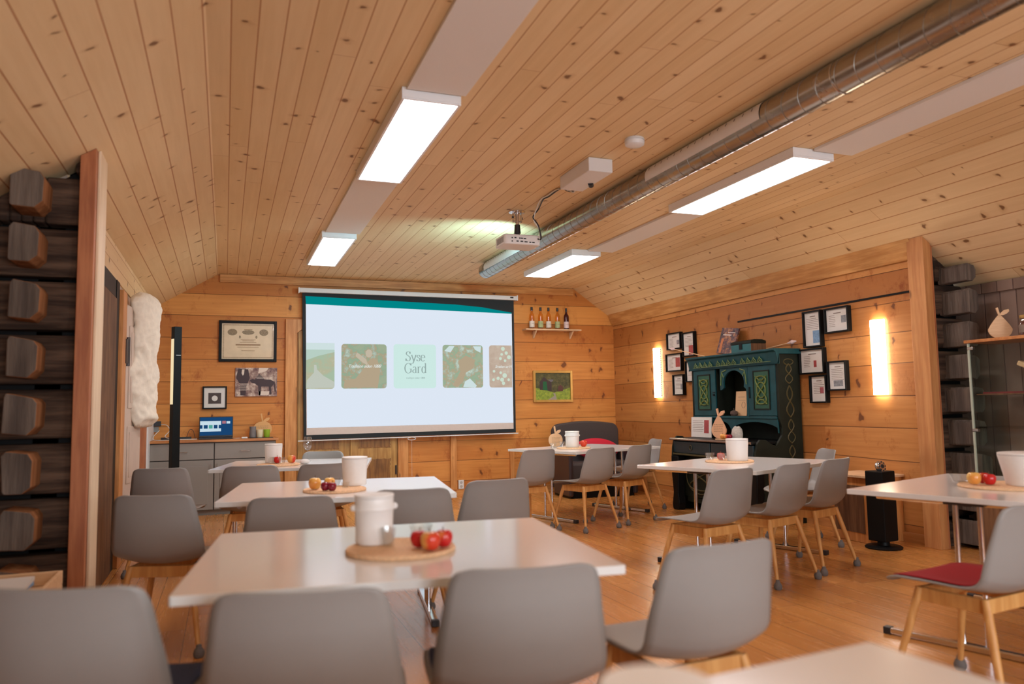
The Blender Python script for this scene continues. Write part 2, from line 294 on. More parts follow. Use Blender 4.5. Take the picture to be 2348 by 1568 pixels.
# ------------------------------------------------------------------ mesh builder
class MB:
    def __init__(s): s.v = []; s.f = []; s.mi = []; s.cur = 0
    def add(s, vs, fs):
        o = len(s.v); s.v += [tuple(v) for v in vs]; s.f += [tuple(i+o for i in f) for f in fs]; s.mi += [s.cur]*len(fs)
    def box(s, x0, x1, y0, y1, z0, z1, m=None):
        vs = [Vector((x, y, z)) for x in (x0, x1) for y in (y0, y1) for z in (z0, z1)]
        if m is not None: vs = [m @ v for v in vs]
        s.add(vs, [(0, 1, 3, 2), (4, 6, 7, 5), (0, 4, 5, 1), (2, 3, 7, 6), (0, 2, 6, 4), (1, 5, 7, 3)]); return s
    def cyl(s, p0, p1, r0, r1=None, n=16, caps=True):
        r1 = r0 if r1 is None else r1; p0 = Vector(p0); p1 = Vector(p1); d = (p1-p0).normalized()
        a = d.orthogonal().normalized(); b = d.cross(a); vs = []
        for p, r in ((p0, r0), (p1, r1)):
            for i in range(n): t = 2*PI*i/n; vs.append(p + a*math.cos(t)*r + b*math.sin(t)*r)
        fs = [(i, (i+1) % n, n+(i+1) % n, n+i) for i in range(n)]
        if caps: fs += [tuple(range(n))[::-1], tuple(range(n, 2*n))]
        s.add(vs, fs); return s
    def tube(s, pts, r, n=8):
        pts = [Vector(p) for p in pts]; vs = []; a = None
        for i, p in enumerate(pts):
            d = (pts[min(i+1, len(pts)-1)] - pts[max(i-1, 0)]).normalized()
            a = d.orthogonal().normalized() if a is None else (a - d*a.dot(d)).normalized(); b = d.cross(a)
            for k in range(n): t = 2*PI*k/n; vs.append(p + a*math.cos(t)*r + b*math.sin(t)*r)
        fs = [(i*n+k, i*n+(k+1) % n, (i+1)*n+(k+1) % n, (i+1)*n+k) for i in range(len(pts)-1) for k in range(n)]
        fs += [tuple(range(n))[::-1], tuple(range((len(pts)-1)*n, len(pts)*n))]
        s.add(vs, fs); return s
    def lathe(s, prof, n=32, c=(0, 0, 0), sx=1, sy=1):
        vs = []
        for r, z in prof:
            for i in range(n): t = 2*PI*i/n; vs.append((c[0]+r*sx*math.cos(t), c[1]+r*sy*math.sin(t), c[2]+z))
        m = len(prof); fs = [(j*n+i, j*n+(i+1) % n, (j+1)*n+(i+1) % n, (j+1)*n+i) for j in range(m-1) for i in range(n)]
        fs += [tuple(range(n))[::-1], tuple(range((m-1)*n, m*n))]
        s.add(vs, fs); return s
    def prism(s, poly, t0, t1, frame):
        """poly in (u,v); frame(u,v,t)->xyz"""
        n = len(poly); vs = [frame(u, v, t0) for u, v in poly] + [frame(u, v, t1) for u, v in poly]
        s.add(vs, [tuple(range(n))[::-1], tuple(range(n, 2*n))] + [(i, (i+1) % n, n+(i+1) % n, n+i) for i in range(n)]); return s
    def ball(s, c, r, n=12, m=8, sz=1.):
        vs = []; c = Vector(c)
        for j in range(m+1):
            a = PI*j/m
            for i in range(n): t = 2*PI*i/n; vs.append(c + Vector((r*math.sin(a)*math.cos(t), r*math.sin(a)*math.sin(t), -r*sz*math.cos(a))))
        s.add(vs, [(j*n+i, j*n+(i+1) % n, (j+1)*n+(i+1) % n, (j+1)*n+i) for j in range(m) for i in range(n)]); return s
    def build(s, name, m, parent=None, smooth=False, bevel=0, seg=2):
        me = bpy.data.meshes.new(name); me.from_pydata([tuple(v) for v in s.v], [], s.f); me.validate()
        for k in (m if isinstance(m, (list, tuple)) else [m]): me.materials.append(k)
        if len(s.mi) == len(me.polygons): me.polygons.foreach_set('material_index', s.mi)
        o = bpy.data.objects.new(name, me); col.objects.link(o)
        import bmesh
        bm = bmesh.new(); bm.from_mesh(me); bmesh.ops.recalc_face_normals(bm, faces=bm.faces); bm.to_mesh(me); bm.free()
        if smooth:
            me.polygons.foreach_set('use_smooth', [True]*len(me.polygons)); me.set_sharp_from_angle(angle=math.radians(38))
        if bevel:
            b = o.modifiers.new('bevel', 'BEVEL'); b.width = bevel; b.segments = seg; b.limit_method = 'ANGLE'
        if parent is not None: o.parent = parent
        return o
def B(x0, x1, y0, y1, z0, z1, name, m, parent=None, bevel=0): return MB().box(x0, x1, y0, y1, z0, z1).build(name, m, parent, bevel=bevel)
def tag(o, label=None, cat=None, group=None, kind=None):
    if label: o['label'] = label
    if cat: o['category'] = cat
    if group: o['group'] = group
    if kind: o['kind'] = kind
    return o
def empty(name, loc, rz=0, label=None, cat=None, group=None, rx=0, ry=0):
    o = bpy.data.objects.new(name, None); col.objects.link(o); o.location = loc; o.rotation_euler = (rx, ry, rz); o.empty_display_size = .1
    return tag(o, label, cat, group)
def copy_tree(o, parent=None):
    c = o.copy(); col.objects.link(c); c.parent = parent
    for ch in list(o.children): copy_tree(ch, c)
    return c
def struct(o, label=None): o['kind'] = 'structure'; (label and o.__setitem__('label', label)); return o
def text_mesh(name, txt, size, m, parent, T, shear=0, extrude=.0004, space=1., align='CENTER'):
    cu = bpy.data.curves.new(name, 'FONT'); cu.body = txt; cu.size = size; cu.align_x = align; cu.align_y = 'CENTER'; cu.extrude = extrude; cu.shear = shear; cu.space_character = space
    t = bpy.data.objects.new(name + '_tmp', cu); col.objects.link(t); bpy.context.view_layer.update()
    me = bpy.data.meshes.new_from_object(t.evaluated_get(bpy.context.evaluated_depsgraph_get()))
    bpy.data.objects.remove(t); bpy.data.curves.remove(cu)
    me.materials.clear(); me.materials.append(m); me.name = name; o = bpy.data.objects.new(name, me); col.objects.link(o); o.parent = parent; o.matrix_local = T; return o
def rrect(w, h, r, n=5, cx=0, cy=0):
    p = []
    for sx_, sy_, a0 in ((1, 1, 0), (-1, 1, 90), (-1, -1, 180), (1, -1, 270)):
        for i in range(n+1): a = math.radians(a0+90*i/n); p.append((cx+sx_*(w/2-r)+r*math.cos(a), cy+sy_*(h/2-r)+r*math.sin(a)))
    return p
# ================================================================== THE SETTING
Y0 = -2.5; XRL, XRR = -1.7, 6.0
struct(B(XRL-.1, XRR+.1, Y0-.1, D+.1, -.08, 0, 'floor', M['floor']))
c = MB()
c.prism([(FL, ZC), (FR, ZC), (FR, ZC+.1), (FL, ZC+.1)], Y0, D+.05, lambda u, v, t: (u, t, v))
c.prism([(XRL-.05, zl(XRL-.05)), (FL, ZC), (FL, ZC+.1), (XRL-.05, zl(XRL-.05)+.1)], Y0, D+.05, lambda u, v, t: (u, t, v))
c.prism([(FR, ZC), (XRR+.05, zr(XRR+.05)), (XRR+.05, zr(XRR+.05)+.1), (FR, ZC+.1)], Y0, D+.05, lambda u, v, t: (u, t, v))
struct(c.build('ceiling', M['ceil']))
# back wall following the ceiling profile
prof = [(XL-.1, 0), (XR+.1, 0), (XR+.1, zr(XR+.1)+.02), (FR, ZC+.02), (FL, ZC+.02), (XL-.1, zl(XL-.1)+.02)]
struct(MB().prism(prof, D, D+.12, lambda u, v, t: (u, t, v)).build('wall_back', M['wall']))
struct(MB().box(XR, XR+.12, 4.83, D, 0, zr(XR)+.01).build('wall_right', M['wallR']))
struct(MB().box(XL-.12, XL, YP+.1, D, 0, zl(XL)+.01).build('wall_left', M['cream']))
struct(B(XL, XL+.012, YP+.1, D-.01, 2.26, zl(XL), 'trim_19', planks('pine_upper_wall_boards', 'Z', 'Y', .118, 4, (.74, .52, .27, 1), (.85, .64, .37, 1), (.42, .15, .05, 1), kn=(6, 4.6), kth=.6, ksz=.08)))
# recess side walls beside the camera, and the wall behind it with two windows
struct(B(XRR, XRR+.1, Y0, 4.9, 0, zr(XRR)+.02, 'wall_recess_right', M['recess']))
struct(B(XRL-.1, XRL, Y0, 4.9, 0, zl(XRL)+.02, 'wall_recess_left', M['recess']))
rw = MB()
for x0, x1, z0, z1 in ((XRL, .05, 0, 3), (1.75, 3.05, 0, 3), (4.75, XRR, 0, 3), (.05, 1.75, 0, .85), (3.05, 4.75, 0, .85), (.05, 1.75, 2.05, 3), (3.05, 4.75, 2.05, 3)):
    rw.box(x0, x1, Y0-.1, Y0, z0, z1)
struct(rw.build('wall_rear', M['wall']))
for k, xc in enumerate((.9, 3.9)):
    m = MB(); x0, x1 = xc-.85, xc+.85
    for a in ((x0, x0+.06, .85, 2.05), (x1-.06, x1, .85, 2.05), (xc-.03, xc+.03, .85, 2.05), (x0, x1, .85, .91), (x0, x1, 1.99, 2.05)): m.box(a[0], a[1], Y0-.08, Y0-.03, a[2], a[3])
    f = struct(m.build('window_%d' % (k+1), M['white']))
    B(x0+.05, x1-.05, Y0-.06, Y0-.055, .9, 2.0, 'window_pane', M['glass'], f)
# trims
struct(B(FL+.02, FR-.02, D-.035, D, ZC-.105, ZC-.005, 'trim_1', M['trimx']))
struct(B(XL, XR, D-.02, D, 0, .09, 'baseboard_back', M['trimx']))
struct(MB().prism([(XR-.10, zr(XR-.10)-.001), (XR-.005, zr(XR-.005)-.001), (XR-.005, zr(XR)-.10), (XR-.03, zr(XR)-.10)], 4.83, D-.03, lambda u, v, t: (u, t, v)).build('trim_2', wood('orange_cornice_wood', (.52, .24, .07, 1), (.70, .38, .14, 1), 'Y', 1, .5, .4, .4)))
struct(B(XR-.012, XR+.001, 4.85, 7.3, 2.135, 2.152, 'trim_3', M['black']), 'dark open joint between wall planks')
struct(B(XR-.025, XR, 4.85, D-.03, 0, .08, 'baseboard_right', wood('orange_base_wood', (.45, .18, .05, 1), (.6, .28, .09, 1), 'Y')))
# doorway woodwork at the back wall behind the projection screen
struct(MB().prism([(.72, 0), (.865, 0), (.865, 2.22), (.93, 2.27), (.93, 2.40), (.72, 2.40)], D-.055, D-.001, lambda u, v, t: (u, t, v)).build('trim_4', M['trim'], bevel=.004))
struct(B(.93, 2.2, D-.05, D-.001, 2.27, 2.40, 'trim_5', M['trimx'], bevel=.004))
for i, (x0, x1) in enumerate(((2.19, 2.33), (2.925, 3.01), (3.80, 3.86))):
    struct(B(x0, x1, D-.045, D-.001, .09, (2.4, 2.4, .62)[i], 'trim_%d' % (6+i), M['trim'], bevel=.003))
def wavy(x0, x1, z0, z1):
    p = []; n = 14
    for i in range(n): p.append((x0+(x1-x0)*i/n, z0 + .012*abs(math.sin(i*1.3))))
    for i in range(n): p.append((x1 - .012*abs(math.sin(i*1.7)), z0+(z1-z0)*i/n))
    for i in range(n): p.append((x1-(x1-x0)*i/n, z1 - .012*abs(math.sin(i*1.1))))
    for i in range(n): p.append((x0 + .012*abs(math.sin(i*1.5)), z1-(z1-z0)*i/n))
    return p
dr = B(.875, 2.185, D-.02, D-.001, .09, 2.27, 'door_1', M['ochre']); struct(dr, 'ochre double door with scalloped panels')
for x0, x1 in ((.93, 1.47), (1.60, 2.15)):
    lf = B(x0-.045, x1+.02, D-.04, D-.021, .10, 2.25, 'door_leaf', M['ochre'], dr, .003)
    for z0, z1 in ((.18, .56), (.70, .98), (1.1, 1.5), (1.62, 2.12)):
        MB().prism(wavy(x0+.06, x1-.06, z0, z1), D-.052, D-.041, lambda u, v, t: (u, t, v)).build('door_panel', M['ochred'], lf)
    MB().cyl((x1+.01, D-.05, .34), (x1+.01, D-.05, .46), .012).build('hinge', M['steel'], lf)
# cut log walls either side of the opening, with the stub ends of the crossing wall
def logs(name, x0, x1, y, zt, inner):
    m = MB(); z = -.05; i = 0
    while z < 2.75:
        j = random.uniform(-.012, .012); h = .255
        top = min(z+h, 9)
        poly = [(y+.03+j, z), (y+j, z+.05), (y+j, top-.05), (y+.03+j, top), (y+.2, top), (y+.2, z)]
        # clip each log under the sloping ceiling by shortening it
        xa, xb = x0, x1
        lim = (lambda x: zl(x)) if inner < 0 else (lambda x: zr(x))
        if inner < 0:
            need = top; xa = max(x0, FL-(ZC-need)/SL) if lim(x0) < need else x0
            xa = min(xa, x1)
        else:
            need = top; xb = min(x1, FR+(ZC-need)/SR) if lim(x1) < need else x1
            xb = max(xb, x0)
        if xb-xa > .02: m.prism(poly, xa, xb, lambda u, v, t: (t, u, v))
        ca0, ca1 = (x0, xa) if inner < 0 else (xb, x1)
        nseg = max(1, int((ca1-ca0)/.05)); 
        for k in range(nseg):
            a_, b_ = ca0+(ca1-ca0)*k/nseg, ca0+(ca1-ca0)*(k+1)/nseg
            if b_-a_ < .004: continue
            la, lb = min(top, lim(a_)-.003), min(top, lim(b_)-.003)
            if max(la, lb) < z+.06: continue
            la = max(la, z+.055); lb = max(lb, z+.055)
            m.prism([(a_, z), (b_, z), (b_, lb), (a_, la)], y+j+.004, y+.2, lambda u, v, t: (u, t, v))
        z += .283; i += 1
    return m
def slab(x0, x1, y0, y1, f):   # gable filler under the slope
    return MB().prism([(x0, 0), (x1, 0), (x1, f(x1)), (x0, f(x0))], y0, y1, lambda u, v, t: (u, t, v))
def log_wall(name, x0, x1, inner, f, ex0, ex1, zs):
    m = logs(name, x0 if inner < 0 else 5.535, x1, YP-.03 if inner < 0 else 4.78, 0, inner); m.cur = 1
    yb = YP+.1 if inner < 0 else 4.86; x0 = x0 if inner < 0 else 5.535
    m.prism([(x0, 0), (x1, 0), (x1, f(x1)-.002), (x0, f(x0)-.002)], yb, yb+.12, lambda u, v, t: (u, t, v))
    o = m.build(name, [M['old'], M['black']], bevel=.012)
    for z0, z1, dy in zs:
        e = MB(); a, b = ex0+random.uniform(-.012, .012), ex1+random.uniform(-.012, .012)
        c1 = .03; q1, q2 = random.uniform(0, .012), random.uniform(0, .014); poly = [(a+q1, z0+.012), (a+.01+q1, z0+q2), (b-.03, z0), (b+.008, z0+.03+q2), (b+.012, z1-c1-.02), (b-.008, z1-.012-q2), (a+.02, z1), (a+q2, z1-.022)]
        ya = (4.38 if inner < 0 else 4.52)+dy
        n = len(poly); e.cur = 0
        e.prism(poly, ya, 4.62 if inner < 0 else 4.80, lambda u, v, t: (u, t, v))
        e.mi = [0, 0] + [1]*n
        e.build('log_end', [M['oldend'], M['oldside'] if inner < 0 or round(z0*100) % 3 == 0 else M['oldend']], o, bevel=.006)
    return struct(o)
zsL = [(2.355+.13-.283*k-.24+random.uniform(-.01, .01), 2.355+.11-.283*k-.02, random.uniform(-.03, .03)) for k in range(9)]
zsL = [(max(a, .01), b, d) for a, b, d in zsL if b > .05]
log_wall('wall_log_left', XRL, -.72, -1, zl, -1.02, -.885, zsL)
zsR = [(2.18-.27*k, 2.18-.27*k+(.21 if k else .15), random.uniform(-.03, .03)) for k in range(9)]
log_wall('wall_log_right', 5.50, 5.96, 1, zr, 5.68, 5.80, [z for z in zsR if z[0] > 0])
# posts that close the cut log walls
def postm(x0, x1, y0, y1, f, name, m):
    p = MB().prism([(x0, 0), (x1, 0), (x1, f(x1)-.001), (x0, f(x0)-.001)], y0, y1, lambda u, v, t: (u, t, v)); return struct(p.build(name, m, bevel=.003))
postm(-.737, -.662, 4.50, 4.82, zl, 'trim_9', M['post'])
postm(-.6615, -.648, 4.56, 4.80, zl, 'trim_10', M['litside'])  # added strip: light on the post's side face put into a paler colour
postm(5.430, 5.515, 4.70, 4.86, zr, 'trim_11', M['postR'])
postm(5.516, 5.545, 4.71, 4.80, zr, 'trim_12', M['post'])
struct(B(XRR-.03, XRR, Y0, 4.82, zr(XRR)-.09, zr(XRR)-.005, 'trim_13', M['recess']))
# left wall: old plank door frame, dark gap, hinge post; open cream door leaf
struct(B(XL-.005, XL+.03, 5.0, 6.62, 0, 2.10, 'door_2', M['brown'], bevel=.004), 'old dark brown plank door in the left wall')
struct(B(XL, XL+.02, 4.9, 6.62, 2.11, 2.25, 'trim_14', M['black']))  # black strip painted for the dark of the opening above the door
struct(B(XL, XL+.025, 6.63, 6.80, 0, 2.25, 'trim_15', M['black']))  # black strip painted as the shade in the gap beside the door
struct(B(XL, XL+.055, 6.81, 7.05, 0, 2.20, 'trim_16', M['trim'], bevel=.004))
struct(B(XL, XL+.02, 9.6, D-.005, 0, 2.53, 'trim_17', M['white']))
dl = empty('door_3', (XL+.03, 7.10, 0), -math.radians(6)); struct(dl, 'open cream panelled door leaf')
B(-.018, .018, 0, .62, .03, 2.12, 'door_leaf', M['cream'], dl, .003)
for z0, z1 in ((.2, .52), (.62, 1.1), (1.25, 1.95)):
    m = MB(); m.box(.018, .026, .10, .52, z0, z1); fr = m.build('door_panel', M['cream'], dl, bevel=.004)
    MB().box(.026, .031, .15, .47, z0+.05, z1-.05).build('raised_field', M['cream'], fr, bevel=.003)
hg = MB().box(.02, .045, -.10, -.02, 1.62, 1.82).cyl((.04, -.02, 1.60), (.04, -.02, 1.84), .014).build('hinge', M['steel'], dl)
pt = struct(B(XL+.001, XL+.05, 8.80, 9.05, 0, 1.12, 'trim_18', M['post'], bevel=.003))
# sheepskin over the door leaf
def sheepskin():
    cx, cy = XL+.145, 7.58; nu, nv = 30, 46; vs = []; fs = []
    rnd = random.Random(3)
    for j in range(nv):
        t = j/(nv-1); z = 2.28 - t*1.20
        wob = .05*math.sin(t*9+1)+.035*math.sin(t*21)
        half = .27*(min(1, (t/.09+.02))**.5)*(1-.25*max(0, t-.75)/.25) + wob*.6
        if .52 < t < .66: half += .10*math.sin((t-.52)/.14*PI)
        for i in range(nu):
            a = 2*PI*i/nu; th = (.062 if t < .93 else .062*(1-t)/.07+.015)*min(1, t/.05+.3)
            k = 1+.10*math.sin(i*2.1+j*.9)+.08*rnd.random()
            hc = half*math.cos(a)*(1+.04*rnd.random()); vs.append((cx + .012*math.sin(t*7) + hc*.24 + th*1.2*math.sin(a)*k, cy + hc*.97 - th*.2*math.sin(a), z+.01*rnd.random()))
    fs = [(j*nu+i, j*nu+(i+1) % nu, (j+1)*nu+(i+1) % nu, (j+1)*nu+i) for j in range(nv-1) for i in range(nu)]
    fs += [tuple(range(nu)), tuple(range((nv-1)*nu, nv*nu))[::-1]]
    m = MB(); m.add(vs, fs); o = m.build('sheepskin', M['wool'], smooth=True)
    o.data.set_sharp_from_angle(angle=PI); ss = o.modifiers.new('s', 'SUBSURF'); ss.levels = ss.render_levels = 1
    tx = bpy.data.textures.new('wool_clumps', 'CLOUDS'); tx.noise_scale = .085
    d = o.modifiers.new('d', 'DISPLACE'); d.texture = tx; d.strength = .045; d.mid_level = .5
    tag(o, 'cream sheepskin draped over the open panelled door', 'sheepskin')
sheepskin()

# ================================================================== CEILING THINGS
def ceiling_light(x0, x1, y0, y1, lab):
    r = empty('ceiling_light', ((x0+x1)/2, (y0+y1)/2, ZC), label=lab, cat='ceiling light', group='LED panel lights on the ceiling')
    w, l = (x1-x0)/2, (y1-y0)/2
    m = MB()
    m.box(-w, w, -l, l, -.058, -.001); m.box(-w, -w+.018, -l, l, -.07, -.058); m.box(w-.018, w, -l, l, -.07, -.058); m.box(-w+.018, w-.018, -l, -l+.018, -.07, -.058); m.box(-w+.018, w-.018, l-.018, l, -.07, -.058)
    m.build('housing', M['lampw'], r, bevel=.003)
    B(-w+.019, w-.019, -l+.019, l-.019, -.064, -.059, 'diffuser', M['led'], r); return r
ceiling_light(.878, 1.215, 3.99, 5.56, 'nearer bright panel light of the left row')
ceiling_light(.860, 1.197, 7.54, 9.06, 'farther bright panel light of the left row, left of the projector')
ceiling_light(3.635, 3.99, 4.13, 5.72, 'nearer bright panel light of the right row, beside the duct')
ceiling_light(3.60, 3.96, 7.66, 9.14, 'farther bright panel light of the right row, just right of the duct end')
for x0, x1, y0, y1, lab in ((.90, 1.235, -2.3, 3.97, 'long white ceiling panel in the left row ahead of its first light'), (.89, 1.225, 5.58, 7.52, 'white ceiling panel between the two lights of the left row'),
                            (3.80, 4.13, -2.3, 4.11, 'long white ceiling panel in the right row ahead of its first light'), (3.79, 4.10, 5.74, 7.64, 'white ceiling panel between the two lights of the right row')):
    o = B(x0, x1, y0, y1, ZC-.022, ZC-.0005, 'ceiling_panel', M['panelw'], bevel=.002)
    tag(o, lab, 'ceiling panel', 'white ceiling panels')
# ventilation duct
DX, DZ, DR = 2.94, 2.862, .090
du = empty('ventilation_duct', (DX, 3.0, DZ), label='round galvanised steel ventilation duct running under the ceiling', cat='duct')
m = MB(); n = 40
m.cyl((0, -5.0, 0), (0, 5.72, 0), DR, n=n, caps=False)
m.cyl((0, 5.72, 0), (0, 5.74, 0), DR, DR*.93, n=n); m.build('duct_pipe', M['galv'], du, smooth=True)
m = MB(); m.tube([(math.cos(2*PI*i/30)*(DR+.0010), -4.9+.132*i/30, math.sin(2*PI*i/30)*(DR+.0010)) for i in range(int(10.6/.132*30))], .0013, 4)
m.build('spiral_seams', mat('seam_steel', (.36, .34, .30), .35, 1), du, smooth=True)
for y0, y1 in ((.50, 1.78), (4.30, 5.52)):
    m = MB(); N1 = 14; vs = []; fs = []; R2 = DR+.004
    for yy in (y0, y1):
        for i in range(N1+1): a = math.radians(105+i*95/N1); vs.append((math.cos(a)*R2, yy, math.sin(a)*R2))
    fs = [(i, i+1, N1+2+i, N1+1+i) for i in range(N1)]; m.add(vs, fs)
    h = m; h.cur = 1; q = y0+.07
    while q < y1-.04:
        for a in (150,):
            a = math.radians(a); c0 = Vector((math.cos(a), 0, math.sin(a))); t = Vector((-math.sin(a), 0, math.cos(a))); p = c0*(R2+.0015)+Vector((0, q, 0))
            h.add([p+t*.012+Vector((0, -.004, 0)), p-t*.012+Vector((0, -.004, 0)), p-t*.012+Vector((0, .004, 0)), p+t*.012+Vector((0, .004, 0))], [(0, 1, 2, 3)])
        q += .083
    pl = m.build('diffuser_plate', [M['white'], M['black']], du, smooth=True)
for yy in (-.05, 4.02):
    m = MB(); m.tube([(math.cos(a)*(DR+.002), yy, math.sin(a)*(DR+.002)) for a in [2*PI*i/28 for i in range(29)]], .003, 6)
    m.cyl((0, yy, DR), (0, yy, .0975), .004); m.cyl((0, yy, .0945), (0, yy, .0975), .015); m.build('hanger', M['chrome'], du, smooth=True)
# smoke detector
sd = MB().lathe([(.062, 0), (.066, -.012), (.058, -.015), (.058, -.019), (.066, -.023), (.062, -.043), (.045, -.052), (0.01, -.054)], 32).build('smoke_detector', M['smoke'], smooth=True)
sd.location = (2.51, 4.33, ZC-.001); tag(sd, 'round white smoke detector on the plank ceiling', 'smoke detector')
bx = B(-.095, .095, -.25, .25, -.10, -.001, 'socket_box', M['white'], bevel=.006); bx.location = (2.475, 5.0, ZC); tag(bx, 'white oblong socket box on the ceiling feeding the projector', 'socket box')
pj = empty('projector', (2.44, 6.33, 2.96), label='white projector hanging from a bracket below the ceiling', cat='projector')
MB().prism(rrect(.34, .26, .03), -.325, -.235, lambda u, v, t: (u, v, t)).build('projector_body', M['white'], pj, bevel=.008, smooth=True)
m = MB()
for x, z, s in ((-.10, -.27, .006), (-.07, -.268, .009), (-.10, -.30, .006), (-.05, -.298, .01), (-.03, -.27, .005), (-.01, -.27, .012), (.02, -.272, .012), (-.01, -.298, .012), (.03, -.3, .014), (.07, -.302, .008), (.10, -.302, .012)):
    m.box(x-s, x+s, -.1325, -.1295, z-.005, z+.005)
m.build('ports', M['plastic'], pj)
m = MB()
for i in range(9): m.box(-.173, -.169, -.10+i*.02, -.092+i*.02, -.305, -.255)
m.build('vent_slots', mat('vent_shadow', (.35, .33, .32), .6), pj)
MB().cyl((.09, .13, -.28), (.09, .155, -.28), .04, n=24).build('lens', M['plastic'], pj, smooth=True)
m = MB(); m.lathe([(.075, -.001), (.075, -.006), (.03, -.012), (.03, -.02)], 24); m.box(-.04, -.034, -.02, .02, -.10, -.01); m.box(.034, .04, -.02, .02, -.10, -.01); m.cyl((-.045, 0, -.09), (.045, 0, -.09), .008)
m.cyl((0, 0, -.01), (0, 0, -.12), .017); br = m.build('bracket', M['chrome'], pj, smooth=True)
m = MB(); m.cyl((0, 0, -.12), (0, 0, -.20), .025, .03); m.cyl((0, 0, -.20), (0, 0, -.235), .022); m.box(-.05, -.04, -.006, .006, -.06, -.045); m.box(.04, .052, -.006, .006, -.07, -.05); m.build('bracket_joint', M['plastic'], pj, smooth=True)
zc = 2.948
def smooth_pts(p, k=5):
    o = []; n = len(p); P = [Vector(q) for q in p]
    for i in range(n-1):
        a, b, c_, d = P[max(i-1, 0)], P[i], P[i+1], P[min(i+2, n-1)]
        for j in range(k):
            t = j/k; o.append(.5*((2*b)+(-a+c_)*t+(2*a-5*b+4*c_-d)*t*t+(-a+3*b-3*c_+d)*t**3))
    return o+[P[-1]]
ca_ = MB().tube(smooth_pts([(2.55, 5.06, 2.853), (2.61, 5.2, 2.91), (2.625, 5.42, 2.93), (2.60, 5.55, zc), (2.50, 5.50, zc), (2.50, 5.74, zc), (2.49, 5.84, zc), (2.545, 6.08, 2.93), (2.50, 6.10, 2.86), (2.56, 6.13, 2.80), (2.60, 6.165, 2.69), (2.575, 6.185, 2.69)]), .006).cyl((2.53, 5.03, 2.862), (2.55, 5.06, 2.852), .02).build('power_cable', M['plastic'], smooth=True)
tag(ca_, 'black power cable looping from ceiling box to projector', 'cable')
ca_ = MB().tube(smooth_pts([(2.56, 5.25, 2.945), (2.60, 5.46, 2.92), (2.585, 5.53, zc), (2.485, 5.52, zc), (2.478, 5.73, zc), (2.47, 5.84, zc), (2.52, 6.06, 2.93), (2.51, 6.11, 2.84), (2.58, 6.15, 2.76), (2.59, 6.185, 2.66)]), .0055).build('signal_cable', M['cord'], smooth=True)
tag(ca_, 'white cable twisted beside the black one behind the projector', 'cable')
# ================================================================== PROJECTION SCREEN
YS = D-.11
ps = empty('projection_screen', (2.39, YS, 2.81), label='large pull-down projection screen showing a slide with five pictures', cat='projection screen')
def sx(x): return x-2.39
def P(m, poly, t0, t1, name, mt, par=None, bevel=0): return m.prism(poly, t0, t1, lambda u, v, t: (sx(u)*.99, t, (v-2.81))).build(name, mt, par or ps, bevel=bevel)
P(MB(), [(.865, 2.745), (3.925, 2.740), (3.925, 2.80), (.865, 2.805)], -.035, .05, 'housing', M['white'], bevel=.008)
for x in (.855, 3.92): MB().box(sx(x)*.99, sx(x)*.99+.012, -.04, .055, -.075, -.001).build('end_cap', M['lampw'], ps)
MB().box(sx(3.80), sx(3.85), -.037, -.0355, -.045, -.025).build('badge', M['plastic'], ps)
B_ = [(.905, 2.745), (3.880, 2.740), (3.880, .855), (.935, .838)]
P(MB(), B_, .0, .004, 'black_border', M['blackm'])
P(MB(), [(.95, 2.60), (3.845, 2.548), (3.845, .905), (.97, .895)], -.003, -.001, 'screen_fabric', mat('screen_fabric_white', (.62, .52, .46), .7))
P(MB(), [(.862, .816), (3.915, .836), (3.915, .848), (.862, .829)], -.012, .014, 'weight_bar', M['white'], bevel=.003)
MB().tube([(sx(2.34)+.02+math.cos(a)*.055, -.014, -1.985-.014+math.sin(a)*.018) for a in [2*PI*i/20 for i in range(21)]], .004, 6).build('pull_handle', M['white'], ps, smooth=True)
MB().tube([(sx(2.36), -.014, -2.01), (sx(2.36), -.014, -2.5)], .0015, 5).build('pull_cord', M['cord'], ps)
# projected slide: picture corners (keystoned)
TL, TR_, BR_, BL = (.952, 2.595), (3.843, 2.545), (3.842, .992), (.975, .987)
def kp(u, v):  # u 0..1 left-right, v 0..1 top-bottom
    a = (TL[0]+(TR_[0]-TL[0])*u, TL[1]+(TR_[1]-TL[1])*u); b = (BL[0]+(BR_[0]-BL[0])*u, BL[1]+(BR_[1]-BL[1])*u)
    return (a[0]+(b[0]-a[0])*v, a[1]+(b[1]-a[1])*v)
P(MB(), [kp(0, 0), kp(1, 0), kp(1, 1), kp(0, 1)], -.0042, -.0032, 'projected_slide', M['scr_white'])
P(MB(), [(.945, 2.70), (3.0, 2.652), (3.40, 2.625), (3.845, 2.560), TR_, TL], -.0042, -.0034, 'slide_top_band', M['scr_teal'])
def tile(x0, x1, z0, z1, mt, name='slide_picture', r=.04, l=True, rr=True):
    q = rrect(x1-x0, z1-z0, r, 4, (x0+x1)/2, (z0+z1)/2)
    q = [(min(max(u, x0), x1), v) for u, v in q]
    if not l: q = [((x0 if u < (x0+x1)/2 else u), (z0 if (v < (z0+z1)/2 and u < (x0+x1)/2) else (z1 if u < (x0+x1)/2 else v))) for u, v in q]
    if not rr: q = [((x1 if u > (x0+x1)/2 else u), (z0 if (v < (z0+z1)/2 and u > (x0+x1)/2) else (z1 if u > (x0+x1)/2 else v))) for u, v in q]
    qq = []
    for p_ in q:
        if not qq or (abs(p_[0]-qq[-1][0])+abs(p_[1]-qq[-1][1])) > 1e-4: qq.append(p_)
    return P(MB(), qq, -.0052, -.0043, name, mt)
def art(par, polys):
    for k, (poly, mt) in enumerate(polys):
        P(MB(), poly, -.0062-k*.0003, -.0054-k*.0003, 'picture_shape', M[mt], par)
t1 = tile(.958, 1.325, 1.488, 2.088, M['scr_ph3'], l=False)
